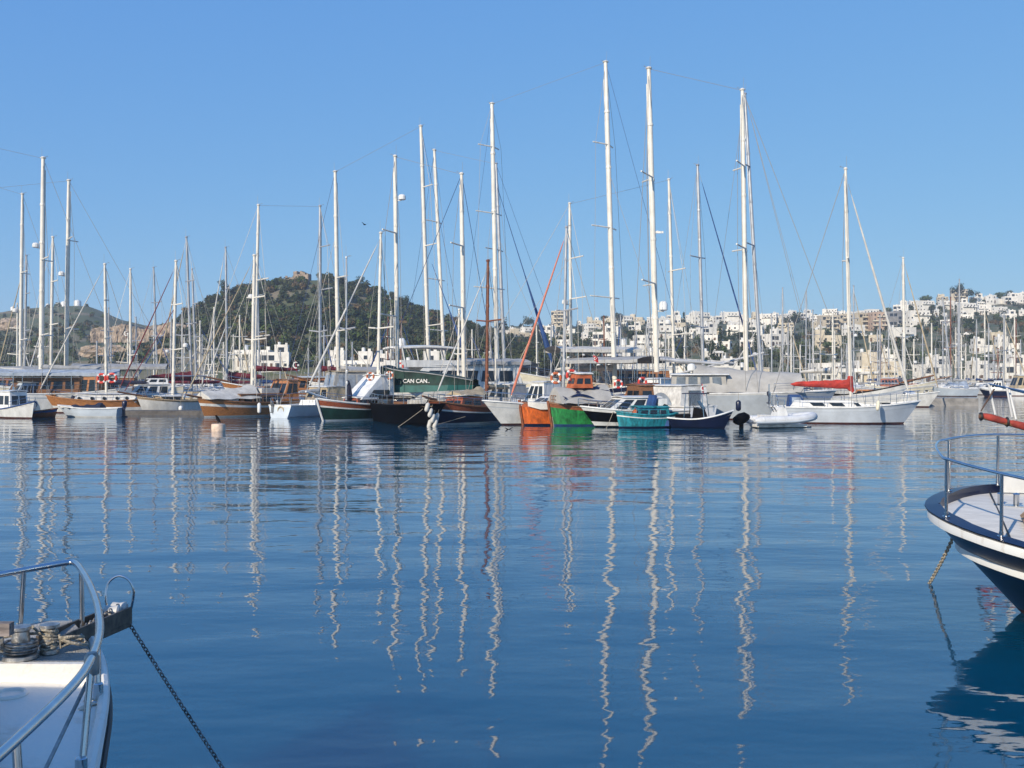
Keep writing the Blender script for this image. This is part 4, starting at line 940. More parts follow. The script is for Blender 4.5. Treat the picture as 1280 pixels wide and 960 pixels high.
# white cabin cruiser behind, with arched opening
b = Boat('motorboat', 'white cabin boat with an arched side window behind the turquoise boat', 'boat', (876,61.5), (800,67))
hull(b, 2.7, 1.0, .25, .02, .8, .95, trake=-.1, cap=WHITE, deckm=WHITE, bul=.05)
c = cabin(b, b.X(868), b.X(822), .9, 1.35, 1.1, .25, .05, WORN, WHITE, 0, 'deckhouse', 1)
for s in (1,-1):
    k = MB(); xs = (b.X(858)+.1, b.X(828)-.1); n = 10; yy = s*1.05
    arc = [Vector((lerp(xs[0],xs[1],i/n), yy, 1.1+.75*math.sin(math.pi*i/n)**.7)) for i in range(n+1)]
    k.grid([arc, [Vector((p.x, yy, 1.08)) for p in arc]]); k.grid([[p+Vector((0,s*.05,0)) for p in arc], [Vector((p.x, yy+s*.05, 1.08)) for p in arc]]); k.build('arched_window', CLEARV, c)
box_part(b, 'dark_door', (b.X(868)-.02,-.45,1.0),(b.X(868)+.03,.45,2.0), DULL)
# dark blue launch with outboard
b = Boat('motorboat', 'dark navy launch with a flared bow, console and a big black outboard', 'boat', bow=(917,54.6), L=3.5, head=-26)
hull(b, 1.8, .52, .5, .06, .5, .9, bands=((.9,NAVY),(1.,WHITE)), boot=NAVY, cap=WHITE, deckm=WORN, bul=.22, flare=.6)
k = MB(); k.hexa([(-.5,-.4,.35),(.3,-.4,.35),(.3,.4,.35),(-.5,.4,.35)],[(-.4,-.35,1.15),(.05,-.35,1.05),(.05,.35,1.05),(-.4,.35,1.15)]); k.build('console', BLACK, b.o)
k = MB(); k.panel([Vector((.1,-.38,1.05)),Vector((.1,.38,1.05)),Vector((-.2,.34,1.5)),Vector((-.2,-.34,1.5))],0,1,0,1,.012); k.build('windscreen', GLASS, b.o)
for s in (1,-1): k = MB(); k.tube((-.9,s*.55,.4),(-.8,s*.5,1.9), .025, n=6); k.tube((.25,s*.55,.5),(.1,s*.5,1.9), .025, n=6); k.build('frame_post', STEEL, b.o)
k = MB(); k.bx((-1.0,-.58,1.9),(.25,.58,1.95)); k.build('canopy', CANN, b.o); box_part(b, 'seat', (-1.4,-.5,.3),(-.8,.5,.75), BLACK); box_part(b, 'engine_bracket', (-2.0,-.6,.1),(-1.72,.6,.42), CANB)
k = MB(); k.torus((-.45,0,1.2),(1,0,.5),.17,.02,14,5); k.build('steering_wheel', DULL, b.o); outboard(b.o, -2.05, -.1, .42, 1.25)
# grey blue gulet with big white canvas
b = Boat('gulet', 'large pale grey gulet with a canvas wheelhouse and a long off-white canvas tent', 'sailboat', (790,68.5), (1046,66.5))
hull(b, 4.4, 1.74, .22, .05, 1.2, .85, bands=((.93,PGREY),(1.,WHITE)), cap=WHITE, bul=.12, fine=3)
c = cabin(b, b.X(838), b.X(908), 1.7, b.Z(870,469)-1.7, 1.75, .15, .1, CANS, WHITE, 4, 'canvas_wheelhouse', 3, glass=TVIN, v0=.12, v1=.9, tw=.95, over=.18)
tent(b, b.X(866), b.X(1000), b.Z(925,455), b.Z(1000,466), 1.82, 1.95, CANS, 13, .85)
k = MB(); x = b.X(864); k.lathe((x,-.6,b.Z(864,466)), [(.08,0),(.1,.12),(.28,.16),(.3,.4),(.22,.58),(.03,.64)], 14); k.build('radar_dome', WHITE, b.o, True)
p0 = b.P(821,465); p1 = b.P(811,86); A, T_, _ = mast(b, p0, p1, .20, MASTW, (.29,.64), 1.9, None, sweep=.35); rig(b, A, T_, None, (-b.L/2,0,2), sp=(.29,.64), spl=1.9)
k = MB(); q = lerp(A,T_,.20); k.tube(q,(q.x+.6,0,q.z), .05, n=6); k.lathe((q.x+.55,0,q.z+.04), [(.2,0),(.3,.06),(.3,.45),(.2,.62),(.02,.68)], 12); k.build('satellite_dome', WHITE, b.o, True)
k = MB(); q = lerp(A,T_,.46); k.box((q.x+.35,0,q.z),(.7,.12,.14)); k.tube(q,(q.x+.35,0,q.z+.1), .03, n=5); k.build('radar_scanner', WORN, b.o)
p0 = b.P(933,467); p1 = b.P(928,113); A2, T2, _ = mast(b, p0, p1, .17, MASTW, (.44,.73), 1.6, sweep=.35); rig(b, A2, T2, (b.L/2+1.2,0,2.4), None, sp=(.44,.73), spl=1.6); stay(b, T_, T2, .014, WIRE, 'triatic_stay')
k = MB(); z = b.Z(850,449); k.tube((A.x+.2,0,z),(b.X(905),0,b.Z(905,455)), .11, .09, 8); k.build('boom', MASTG, b.o, True); rails(b, 2.5, b.L/2-.5, .6, 1.1)
fender(923, 507, 63.3, 'dark blue fender on the pale grey gulet', .7, .17, NAVY)
flag(879, 498, 60.5, 'red flag with a white crescent hanging over the navy launch', 1.0, .5, .55, .12, .72)
# inflatable
b = Boat('inflatable_boat', 'white inflatable boat with a grey stripe, steering console and black outboard', 'boat', (936,55.8), (1019,56.6))
L = b.L; k = MB(); pts = []; rr = []
for i in range(9): t = i/8; pts.append(Vector((-L/2+L*.62*t, .78, .42+.05*t*t))); rr.append(.235 if i else .1)
for i in range(1,8): g = math.pi/2*(1-i/4); pts.append(Vector((-L/2+L*.62+math.cos(g)*L*.34, .78*math.sin(g), .47+.16*math.cos(g)))); rr.append(.235)
for i in range(9): t = 1-i/8; pts.append(Vector((-L/2+L*.62*t, -.78, .42+.05*t*t))); rr.append(.235 if i < 8 else .1)
k.path(pts, rr, 12); tb = k.build('tube', TUBEG, b.o, True)
k = MB(); k.path([p+Vector((0,0,0))+Vector((p.x*0, (1 if p.y > .02 else -1 if p.y < -.02 else 0)*.2, -.09)) if abs(p.y) > .1 else p+Vector((.2,0,-.09)) for p in pts], .06, 6); k.build('rubbing_strake', PGREY, tb, True)
for t in (.2,.45,.68):
    for s in (1,-1): k = MB(); k.torus((-L/2+L*.62*t, s*.78, .43), (1,0,0), .236, .018, 16, 5); k.build('band', PGREY, tb)
k = MB(); k.grid([[Vector((x, -.5*(1-clamp((x-.8)/1.2)**2), .05)) for x in (-1.7,-.5,.5,1.2,1.7)],[Vector((x, 0, -.15)) for x in (-1.7,-.5,.5,1.2,1.7)],[Vector((x, .5*(1-clamp((x-.8)/1.2)**2), .05)) for x in (-1.7,-.5,.5,1.2,1.7)]]); k.bx((-1.7,-.6,.05),(1.2,.6,.2)); k.build('floor', WORN, b.o)
k = MB(); k.hexa([(-.7,-.4,.2),(.35,-.4,.2),(.35,.4,.2),(-.7,.4,.2)],[(-.35,-.34,1.15),(.0,-.34,1.2),(.0,.34,1.2),(-.35,.34,1.15)]); k.build('console', WHITE, b.o)
box_part(b, 'seat', (-1.3,-.45,.2),(-.8,.45,.72), WHITE)
k = MB(); k.torus((-.5,0,1.0),(1,0,.5),.2,.022,14,5); k.build('steering_wheel', BLACK, b.o)
k = MB(); k.path([(-.1,-.4,1.15),(-.05,-.4,1.55),(-.05,.4,1.55),(-.1,.4,1.15)], .02, 5); k.build('console_rail', STEEL, b.o); k = MB(); k.path([(-L/2+.02,0,.62),(-L/2-.2,0,.6),(-L/2-.5,0,.5),(-L/2-.78,0,.36),(-L/2-.86,0,.26)], [.12,.29,.33,.26,.1], 12); k.bx((-L/2-.55,-.08,-.3),(-L/2-.35,.08,.4)); k.build('outboard_motor', BLACK, b.o, True)
# white sloop
b = Boat('sloop', 'white sloop with a red sail cover on its boom, bow pointing right', 'sailboat', (962,62), (1151,60.5))
hull(b, 3.0, .98, .42, .05, 1.0, .78, trake=.3, bands=((.7,PGEL),(.73,PGREY),(.87,PGEL),(.9,PGREY),(1.,PGEL)), boot=BOTT, cap=WHITE, deckm=WHITE, bul=.05, fine=2.3)
c = cabin(b, b.X(985), b.X(1095), .98, .42, .85, 1.6, .3, WHITE, None, 0, front=0)
for s in (1,-1):
    for pa, pb in ((1012,1030),(1036,1054),(1066,1074)):
        k = MB(); xa, xb = b.X(pa), b.X(pb); k.hexa([(xa+.1,s*.83,1.08),(xb,s*.83,1.08),(xb,s*.845,1.08),(xa+.1,s*.845,1.08)],[(xa-.1,s*.775,1.27),(xb-.2,s*.775,1.27),(xb-.2,s*.80,1.27),(xa-.1,s*.80,1.27)]); k.build('window', GLASS, c)
p0 = b.P(1064,497); p1 = b.P(1057,212); A, T_, _ = mast(b, p0, p1, .115, MASTW, (.30,.6), .95); rig(b, A, T_, None, (-b.L/2,0,1.2), sp=(.30,.6), spl=.95)
furled(b, (b.X(1138),0,1.55), T_+Vector((.15,0,-.9)), .085, CANW)
boom(b, A, abs(b.X(1064)-b.X(988)), b.Z(1030,484), CANR, cr=.27, rise=.12)
k = MB(); k.path([A+Vector((-.05,0,b.Z(1063,470)-A.z)),A+Vector((-.1,0,b.Z(1063,484)-A.z)),A+Vector((.1,0,b.Z(1063,490)-A.z))], [.15,.24,.12], 8); k.build('mast_cover', CANR, b.o, True)
rails(b, -4.2, 4.3, .62, 1.3); cabin(b, -3.4, -2.2, 1.0, .75, .8, .5, .1, CANB, None, 1, 'sprayhood', 1, glass=CLEARV)
k = MB(); k.path([(-4.4,-.9,1.0),(-4.5,-.9,1.9),(-4.5,.9,1.9),(-4.4,.9,1.0)], .022, 6); k.path([(-4.5,-.3,1.0),(-4.5,-.3,2.4),(-4.5,.3,2.4),(-4.5,.3,1.0)], .018, 6); k.build('stern_arch', STEEL, b.o)
outboard(b.o, -4.45, .5, 1.55, .55, CANN); k = MB(); k.torus((-4.0,0,1.35),(1,0,.2),.42,.022,18,5); k.build('steering_wheel', STEEL, b.o)
hatch(b, 2.4, 1.2); fender(1097.5, 507, 59.0, 'cream fender hung near the bow of the white sloop', .62, .11, CREAM, .12)
k = MB(); k.path([(b.L/2-.9,.45,1.35),(b.L/2-.85,.42,1.95),(b.L/2-.05,0,2.0),(b.L/2-.85,-.42,1.95),(b.L/2-.9,-.45,1.35)], .018, 6); k.build('pulpit', STEEL, b.o)
# mooring buoy in open water with a bird
o = empty('mooring_buoy', at(273,539,52.3)); o.location.z = 0
k = MB(); k.lathe((0,0,-.25), [(.33,0),(.36,.05),(.36,.58),(.34,.63),(.1,.65)], 20); k.build('float', PINKISH, o, True)
k = MB(); k.torus((0,0,.44),(0,1,0),.06,.018,12,6); k.build('ring', DULL, o); tag(o, 'cream cylindrical mooring buoy floating in front of the varnished gulet', 'buoy')
def bird(px, py, Y, label, s=1., sit=True, m=BLACK, z=None):
    c = at(px,py,Y); 
    if z is not None: c.z = z
    o = empty('bird', c, R(150)); tag(o, label, 'bird')
    bm_ = MB()
    if sit: bm_.path([(-.18*s,0,.05*s),(-.08*s,0,.12*s),(.03*s,0,.22*s),(.08*s,0,.32*s),(.13*s,0,.36*s),(.2*s,0,.35*s)], [.015*s,.06*s,.08*s,.05*s,.045*s,.008*s], 8)
    else: bm_.path([(-.2*s,0,0),(-.08*s,0,.0),(.08*s,0,.02*s),(.18*s,0,.04*s),(.24*s,0,.03*s)], [.01*s,.05*s,.06*s,.035*s,.006*s], 8)
    b0 = bm_.build('body', m, o, True)
    if not sit:
        for sg in (1,-1): w_ = MB(); w_.hexa([(-.06*s,0,.03*s),(.08*s,0,.03*s),(.02*s,sg*.55*s,.2*s),(-.05*s,sg*.5*s,.2*s)],[(-.06*s,0,.045*s),(.08*s,0,.045*s),(.02*s,sg*.55*s,.21*s),(-.05*s,sg*.5*s,.21*s)]); w_.build('wing', m, o)
    else:
        for sg in (1,-1): w_ = MB(); w_.tube((-.02*s,sg*.03*s,.1*s),(.0,sg*.03*s,-.02*s), .01*s, n=5); w_.build('leg', m, o)
bird(272.5, 531, 52.3, 'dark bird perched on the cream mooring buoy', 1.1, z=.41)
bird(636, 538, 54, 'bird skimming low over the water below the orange bow', .8, False)
bird(456, 281, 62, 'small bird flying above the wooded hill', .55, False)
# ------------------------------------------------------------------ gulets and sailboats of the rows behind
def gulet(label, stern, bow, hm, masts, B=4.2, fb=1.5, bow_r=.9, cover=CANW, aw=None, deckhouse=VARN, blue=False, cap=WHITE, spl=1.7, cat='sailboat', whouse=True):
    b = Boat('gulet', label, cat, stern, bow)
    hull(b, B, fb, bow_r, .5, 1.3, .7, bands=((.72,hm),(.8,WHITE if hm is not WHITE else PGREY),(1.,hm)), cap=cap, bul=.35)
    if whouse: cabin(b, -b.L*.28, b.L*.02, fb-.1, 1.35, B*.36, .5, .1, deckhouse, WHITE, 5)
    cabin(b, b.L*.08, b.L*.26, fb-.1, .6, B*.3, .2, .1, deckhouse, None, 3)
    tops = []
    for i, (bp, tp, ty, r, m, sp, dm) in enumerate(masts):
        base = b.P(bp, 470); base = (base[0], fb-.1); top = b.P(tp, ty); A, T_, _ = mast(b, base, top, r, m, sp, spl, dm, sweep=.35)
        rig(b, A, T_, None, None, sp=sp, spl=spl); tops.append((A,T_))
        boom(b, A, min(b.L*.32, 6.), fb+1.9, cover, cr=.24, r=.1)
    bs = bowsprit(b, 2.0, .6); f = max(tops, key=lambda q: q[0].x)[1]; s_ = min(tops, key=lambda q: q[0].x)[1]
    stay(b, f, bs, .016, WIREB if blue else WIRE, 'forestay'); stay(b, lerp(Vector((f.x,0,fb)),f,.7), bs-Vector((1.2,0,.3)), .016, WIRE, 'forestay')
    stay(b, s_, (-b.L/2,0,fb+.6), .016, WIREB if blue else WIRE, 'backstay')
    if len(tops) > 1: stay(b, f, s_, .012, WIRE, 'triatic_stay')
    if aw:
        for (pa, pb, py, m, w) in aw: z = b.Z((pa+pb)/2, py); awning(b, b.X(pa), b.X(pb), z, w, m, posts=5, h=max(.4, z-fb))
    rails(b, -b.L*.45, b.L*.45, .65, 1.6); return b
gulet('two-masted gulet with grey-blue awnings at the far left, its tallest mast near the edge', (165,82), (-140,76), WHITE, [(51,54,198,.20,MASTW,(.25,.57,),.62),(-96,-92,165,.2,MASTW,(.3,.6),None)], aw=[(150,0,465.5,CANP,1.9)], cover=CANG, deckhouse=WOOD)
gulet('gulet behind the grey-blue awnings with a tall white mast and two long spreaders', (230,92), (-50,87), CREAM, [(82,86,226,.19,MASTW,(.30,.72),.55),(-60,-57,240,.17,MASTW,(.3,.6),None)], aw=[(210,92,458,CANG,1.8)], deckhouse=WOOD)
gulet('gulet at the left edge whose white mast stands left of the tallest left mast', (110,99), (-160,92), NAVY, [(25,28,243,.17,MASTW,(.26,.60),.4),(-120,-118,200,.18,MASTW,(.3,.6),None)], aw=[(100,-20,461,CANG,1.9)])
gulet('wooden gulet with white masts behind the small white stern-view sailboat', (450,92), (276,86), VARN, [(400,400,258,.14,MASTG,(.3,.55,.78),None),(318,323,257,.14,MASTW,(.3,.6),.5)], B=3.8, cover=CANM, aw=[(440,385,478,CANG,1.5)])
gulet('gulet with a tall white mast behind the small dark green gulet', (590,94), (386,88), WHITE, [(423,419,215,.19,MASTW,(.28,.52),None),(537,526,158,.19,MASTW,(.25,.55,.77),None)], aw=[(580,430,462,CANG,1.8)], blue=True)
gulet('gulet with a raked tall mast and three pairs of spreaders behind the white flybridge yacht', (500,100), (690,92), PGREY, [(557,543,188,.19,MASTW,(.25,.46,.70),None),(632,620,205,.17,MASTG,(.3,.62),None)], aw=[(520,660,461,CANG,1.8)], blue=True)
gulet('long gulet with the tallest mast of all behind the green and grey boats', (570,90), (835,76), NAVY, [(622,615,130,.22,MASTW,(.36,.62,.85),None),(769,757,78,.22,MASTW,(.29,.5,.75),None)], B=5, aw=[(600,655,455,CANG,2.0),(720,815,450,CANG,2.1)], blue=True, spl=1.7)
b = gulet('cream gulet with a high white bulwark at its bow, behind the orange fishing boat', (880,86), (629,80), CREAM, [(714,712,255,.13,MASTW,(.48,.7),.45),(843,836,225,.14,MASTW,(.25,.56,),.3)], fb=2.1, bow_r=1.3, B=4.4, aw=[(790,690,437,CANW,1.9),(830,725,449,CANG,2.0)], spl=1.5)
k = MB(); k.path([(b.X(748),-1.5,2.3),(b.X(742),-1.5,3.3),(b.X(728),-1.4,3.9),(b.X(728),1.4,3.9),(b.X(742),1.5,3.3),(b.X(748),1.5,2.3)], .16, 8); k.build('radar_arch', WHITE, b.o, True)
k = MB(); k.lathe((b.X(737),-1.2,3.0), [(.1,0),(.3,.1),(.32,.4),(.2,.6),(.02,.66)], 12); k.build('radar_dome', WHITE, b.o, True)
b = gulet('white gulet whose dark-edged bow rises behind the white sloop', (1000,86), (1136,79), WHITE, [(1041,1041,392,.08,MASTW,(.5,),None)], fb=1.3, bow_r=1.05, B=3.8, cap=BLACK, whouse=False)
def yacht(label, stern, bow, base, top, r=.12, m=MASTW, sp=(.45,.72), cover=CANB, hm=WHITE, jib=None, B=3.2, spl=1.0, group=None, low=True, dm=None, full=True, blue=False, bm_=True):
    b = Boat('sailboat', label, 'sailboat', stern, bow, group=group)
    hull(b, B, 1.05, .4, .05, 1.1, .82, trake=.2, bands=((.88,hm),(.92,PGREY if hm is WHITE else WHITE),(1.,hm)), cap=WHITE, deckm=WHITE, bul=.06, n=12)
    cabin(b, -b.L*.22, b.L*.2, 1.05, .45, B*.28, b.L*.1, .2, WHITE, None, 3, front=0)
    q = b.P(base[0], base[1]); A, T_, _ = mast(b, (q[0],1.1), b.P(*top), r, m, sp, spl, dm)
    rig(b, A, T_, None if jib else (b.L/2,0,1.4), (-b.L/2,0,1.1), sp=sp, spl=spl, r=.013, low=low, blue=blue)
    if jib: furled(b, (b.L/2-.1,0,1.5), T_+Vector((.1,0,-.5)), .075, jib)
    if bm_: boom(b, A, b.L*.38, 2.2, cover, cr=.2)
    if full: rails(b, -b.L*.46, b.L*.44, .6, 1.4)
    return b
yacht('sailboat with a short white mast behind the white cabin boat at the far left', (110,90), (20,86), (63,480), (66,297), .13)
yacht('sailboat with a thin dark mast beside the leftmost tall white masts', (70,112), (-10,108), (30,480), (33,320), .13, MASTG, jib=CANT)
yacht('sailboat with a white mast behind the raked-windscreen motor yacht', (205,92), (120,88), (163,480), (163,337), .11, sp=(.32,), cover=CANW)
yacht('sailboat with a thin grey mast left of the white wooden-railed boat', (230,112), (150,106), (197,480), (192,335), .11, MASTG, cover=CANM)
b = yacht('sailboat with a grey mast and long maroon sail cover behind the wooden-railed boat', (285,99), (190,94), (240,480), (233,297), .13, MASTG, cover=CANM, jib=CANT, dm=.3); boom(b, Vector((b.X(240),0,1)), 4.5, 2.6, CANM, cr=.42, aft=False)
yacht('sailboat with a dull grey mast close to the maroon sail cover', (300,108), (215,104), (246,480), (240,337), .11, MASTG, cover=CANM)
b = yacht('sailboat with a pale mast and maroon sail cover behind the varnished gulet', (345,98), (250,95), (284,480), (282,310), .11, MASTG, cover=CANM, jib=CANW); boom(b, Vector((b.X(284),0,1)), 3.6, 2.7, CANM, cr=.36)
yacht('sailboat with a grey mast crowding the varnished gulet mast', (380,104), (290,99), (325,480), (321,322), .10, MASTG)
b = yacht('sailboat with a single grey mast and blue furled jib behind the pale grey gulet', (830,88), (955,82), (880,480), (872,207), .15, MASTG, (.3,.6), jib=CANB, spl=1.3)
b = yacht('sailboat with a leaning dark grey mast crossing the white mast of the pale grey gulet', (880,82), (1030,78), (953,480), (931,118), .15, MASTG, (.5,.76), jib=None, spl=1.3, bm_=False)
k = MB(); q = b.P(955,441); e = b.P(845,468); k.tube((q[0],0,q[1]),(e[0],0,e[1]), .10, .08, 8); k.build('boom', MASTG, b.o, True)
e = b.P(1062,420); stay(b, b.P(935,125) and Vector((b.X(933),0,b.Z(933,125))), (b.L/2-.3,0,1.6), .018, WIRE, 'forestay')
b = yacht('sailboat with a white mast and cream leaning sail behind the white sloop bow', (1080,98), (1175,92), (1131,480), (1129,323), .13, MASTW, (.42,), cover=None, jib=CANT)
# two blue furled sails standing among the rigging behind the orange hull
for (a, e, lab, Y) in [((622,235),(690,452),'leaning blue furled sail hung in the rigging behind the orange boat',88),((540,330),(583,445),'thin blue furled sail left of the bare brown mast',92)]:
    k = MB(); A, E = at(a[0],a[1],Y), at(e[0],e[1],Y-3); k.path([A, lerp(A,E,.5), lerp(A,E,.78), lerp(A,E,.92), E], [.02,.04,.14,.24,.06], 8); tag(k.build('furled_sail', CANB, None, True), lab, 'sail')
flag(372, 472, 78, 'red flag on a staff behind the varnished gulet', 1.6, .7, .9, .25, .8); flag(743, 459, 72, 'small red flag at the arch above the green fishing boat', .9, .6, .4, .1, .4); flag(158, 425, 84, 'small red flag in the rigging above the wooden sloop', 1.0, .4, .7, .05, .85)
lifebuoy(127, 473, 76, 'left red and white lifebuoy on the rail above the wooden sloop', .42, (-.2,-1,0)); lifebuoy(140, 472.5, 76, 'right red and white lifebuoy on the rail above the wooden sloop', .42, (.1,-1,0))
lifebuoy(773, 480, 63, 'red lifebuoy on the wheelhouse behind the dark grey motorboat', .3, (0,-1,0)); lifebuoy(803, 478, 63.5, 'tall red lifebuoy left of the canvas wheelhouse', .36, (.5,-1,0))
# second line of small craft, half hidden between the front boats
def cruiser(label, stern, bow, hm=WHITE, hh=1.0, roof=WHITE, cm=WHITE, arch=False, B=2.8):
    b = Boat('motorboat', label, 'boat', stern, bow); hull(b, B, .95, .35, .02, .9, .92, bands=((.8,hm),(1.,WHITE)), cap=WHITE, deckm=WHITE, bul=.06, n=12)
    cabin(b, -b.L*.3, b.L*.15, .95, hh, B*.36, .8, .15, cm, roof, 3, v0=.3, v1=.85); rails(b, b.L*.1, b.L*.46, .5, .8)
    if arch: k = MB(); k.path([(-b.L*.3,-1,1.),(-b.L*.28,-.95,2.7),(-b.L*.28,.95,2.7),(-b.L*.3,1,1.)], .05, 6); k.build('radar_arch', WHITE, b.o, True)
    return b
cruiser('white motorboat with pale canvas sides at the left edge behind the cabin boat', (60,80), (-20,76), cm=CANP, roof=CANG, hh=1.4)
cruiser('white motorboat half hidden behind the orange and green fishing boats', (706,66), (640,69), roof=WORN, hh=1.5)
cruiser('white cruiser with a wooden wheelhouse behind the dark grey motorboat', (835,68), (755,71), cm=VARN, roof=CANO, hh=1.35)
cruiser('white cruiser with a radar arch behind the turquoise boat', (850,73), (775,76), arch=True, hh=1.7)
cruiser('low white cruiser behind the white flybridge yacht', (665,72), (590,76), hh=1.3, cm=CANG)
cruiser('white cruiser with tan canvas behind the tents left of the dark green gulet', (440,73), (365,78), cm=CANT, hh=1.1)
cruiser('white wheelhouse boat behind the wooden sloop', (150,88), (60,90), cm=VARN, hh=1.9, roof=CANG)
# far quay: hulls that show
b = gulet('distant cream gulet with a red wooden deckhouse right of the white sloop', (1085,148), (1172,142), CREAM, [(1100,1100,395,.10,MASTG,(.5,),None)], B=4, fb=1.3, bow_r=1.0, deckhouse=REDWOOD)
lifebuoy(1158, 491.5, 140.5, 'tiny black and white lifebuoy on the distant cream gulet', .45, (0,-1,0), BLACK)
b = yacht('distant pale blue catamaran with a light blue cover on the far quay', (1218,143), (1162,143), (1190,490), (1178,372), .12, MASTG, cover=CANG, hm=BLUEW, B=4)
tent(b, -2, .6, 2.3, 2.1, 1.2, 1.2, CLEARV)
b = cruiser('distant white cruiser with a tan awning at the right end of the far quay', (1300,146), (1244,146), cm=CANT, hh=2.0)
b = cruiser('distant cruiser with a blue side near the right edge of the far quay', (1262,141), (1222,143), hm=NAVY, hh=1.2)
# forest of masts
rg = random.Random(21)
FAR = []
def far_boat(px, ty, d, m, cover, jib, hd, L):
    top = EYE+(HOR-ty)/F*d; X = (px-640)/F*d; lean = rg.uniform(-.012,.012)*top
    b = Boat('sailboat', None, 'sailboat', bow=(640+F*(X+math.cos(R(hd))*L*.45)/d, d+math.sin(R(hd))*L*.45), L=L, head=hd, group='sailboats along the far quay')
    hull(b, 3.0, 1.0, .4, .05, 1.0, .82, bands=((.88,rg.choice([WHITE,WHITE,WHITE,NAVY,CREAM])),(1.,WHITE)), cap=WHITE, deckm=WHITE, bul=.05, n=8)
    cabin(b, -L*.22, L*.2, 1.05, .5, .9, L*.1, .2, WHITE, None, 2, front=0)
    sp = rg.choice([(.5,),(.36,.68),(.42,.72)]); r = .0016*d*.42+.02
    A, T_, _ = mast(b, (L*.06,1.2), (L*.06+lean,top), max(.085,r), m, sp, 1.0, rg.choice([None,None,.5]), light=rg.random() < .5)
    for s in (1,-1): k = MB(); k.path([T_, lerp(A,T_,sp[0])+Vector((-.15,s*1.0,.1)), (A.x-.1,s*1.35,1.1)], .017, 3); k.build('shroud', WIRE, b.o)
    if jib: furled(b, (L/2-.1,0,1.4), T_+Vector((0,0,-.6)), .10, jib)
    else: stay(b, (L/2-.05,0,1.4), T_, .017, WIRE, 'forestay', 3)
    stay(b, (-L/2,0,1.1), T_, .017, WIRE, 'backstay', 3)
    boom(b, A, L*.36, 2.1, cover, cr=.22)
    AUTO.append((b.o, px, ty, {MASTW:'distant white-masted sailboat',MASTG:'distant grey-masted sailboat',MASTB:'distant brown-masted sailboat'}[m]+(' with furled jib' if jib else '')))
px_ty = [(968,360),(976,405),(984,420),(1000,408),(1015,365),(1022,425),(1033,400),(1048,430),(1070,405),(1082,358),(1090,425),(1108,412),(1118,432),(1140,418),(1150,405),(1160,425),(1172,395),(1181,380),(1184,410),(1196,430),(1203,372),(1207,400),(1213,350),(1222,405),(1228,430),(1237,402),(1246,412),(1253,396),(1262,425),(1268,405),(1276,392),(1286,400),(957,392),(963,428),(1009,432),(1027,388),(1053,415),(1061,436),(1099,428),(1125,402),(1134,438),(1155,436),(1166,408),(1192,402),(1218,420),(1233,436),(1242,384),(1257,430),(1271,418)]
for i, (px, ty) in enumerate(px_ty):
    far_boat(px, ty, rg.choice([150,163,178,194,208]), rg.choices([MASTW,MASTG,MASTB],[3,5,1])[0] if px not in (1213,1172,1181) else MASTG, rg.choice([CANB,CANW,CANG,CANN]), rg.choice([None,None,CANW,CANT]), rg.choice([-90,-75,-105,80,100,-60]), rg.uniform(9,12))
for i in range(56):
    px = rg.uniform(-10,962); d = rg.choice([112,122,134,150,170]); ty = rg.uniform(392,446) if d > 120 else rg.uniform(370,430)
    far_boat(px, ty, d, rg.choices([MASTW,MASTG,MASTB],[3,5,.6])[0], rg.choice([CANB,CANW,CANG,CANM,CANN]), rg.choice([None,CANW,CANT,CANT,CANB]), rg.choice([-90,-60,-110,150,30,190,-20]), rg.uniform(8.5,12))
# ------------------------------------------------------------------ near boat at the lower left (bow away from the quay)
def up(px, py, z): d = (EYE-z)*F/(py-HOR); return Vector(((px-640)/F*d, d, z))
NONSKID = mat('grey_nonskid_deck', (.40,.38,.34), .85, var=.22, scale=5, bump=.5, bscale=90)
DECKW = mat('white_deck_paint', (.76,.72,.64), .5, scale=2.6, bump=.15, bscale=40, col2=(.52,.42,.30), fac=(.24,.42))
TARN = mat('tarnished_steel', (.60,.57,.52), .36, .85, var=.35, scale=18, bump=.2)
CHAIN = mat('galvanised_chain', (.34,.32,.29), .5, .6, var=.5, scale=30)
o = empty('fishing_boat', (-2.77,4,0)); tag(o, 'white boat bow in the near left corner with a steel rail, windlass and chain', 'boat')
HB_ = [(-3.5,1.18),(-2.5,1.32),(-1.5,1.37),(-.6,1.27),(.06,1.09),(.35,.98),(.63,.89),(.9,.79),(1.24,.645),(1.6,.47),(1.94,.27),(2.15,.13),(2.28,.012)]
def hbw(y):
    e = min(.22, max(.0, 2.28-y)); return float(np.mean([np.interp(y+e*q, [p[0] for p in HB_], [p[1] for p in HB_]) for q in (-1,-.5,0,.5,1)]))
ysr = [p[0] for p in HB_]; ysr = sorted(set(ysr+[lerp(ysr[i],ysr[i+1],.33) for i in range(len(ysr)-1)]+[lerp(ysr[i],ysr[i+1],.67) for i in range(len(ysr)-1)]))
def shl(y): return 1.24+.06*clamp((y+.5)/2.8)
def hp(y, v, sg):
    w = hbw(y)*(.42+.58*clamp(v)**.9); yy = y-.7*(1-v)*clamp((y-.4)/1.9)**2
    return Vector((sg*w, yy, shl(y)*v))
m = MB(); lv = [-.25,0,.09,.5,.86,.93,1.0]; mi = [1,1,0,0,0,0]
for i in range(6):
    for sg in (1,-1): m.grid([[hp(y,lv[i],sg) for y in ysr],[hp(y,lv[i+1],sg) for y in ysr]], mi[i])
    m.add([hp(ysr[0],lv[i],1),hp(ysr[0],lv[i],-1),hp(ysr[0],lv[i+1],-1),hp(ysr[0],lv[i+1],1)], [(0,1,2,3)], mi[i])
m.build('hull', [WHITE,BOTT,NAVY], o, True)
m = MB(); m.path([hp(y,1,1)+Vector((.004,0,-.03)) for y in ysr]+[hp(y,1,-1)+Vector((-.004,0,-.03)) for y in ysr[::-1]], .013, 8, True); m.build('rubbing_strake', RUBBER, o, True)
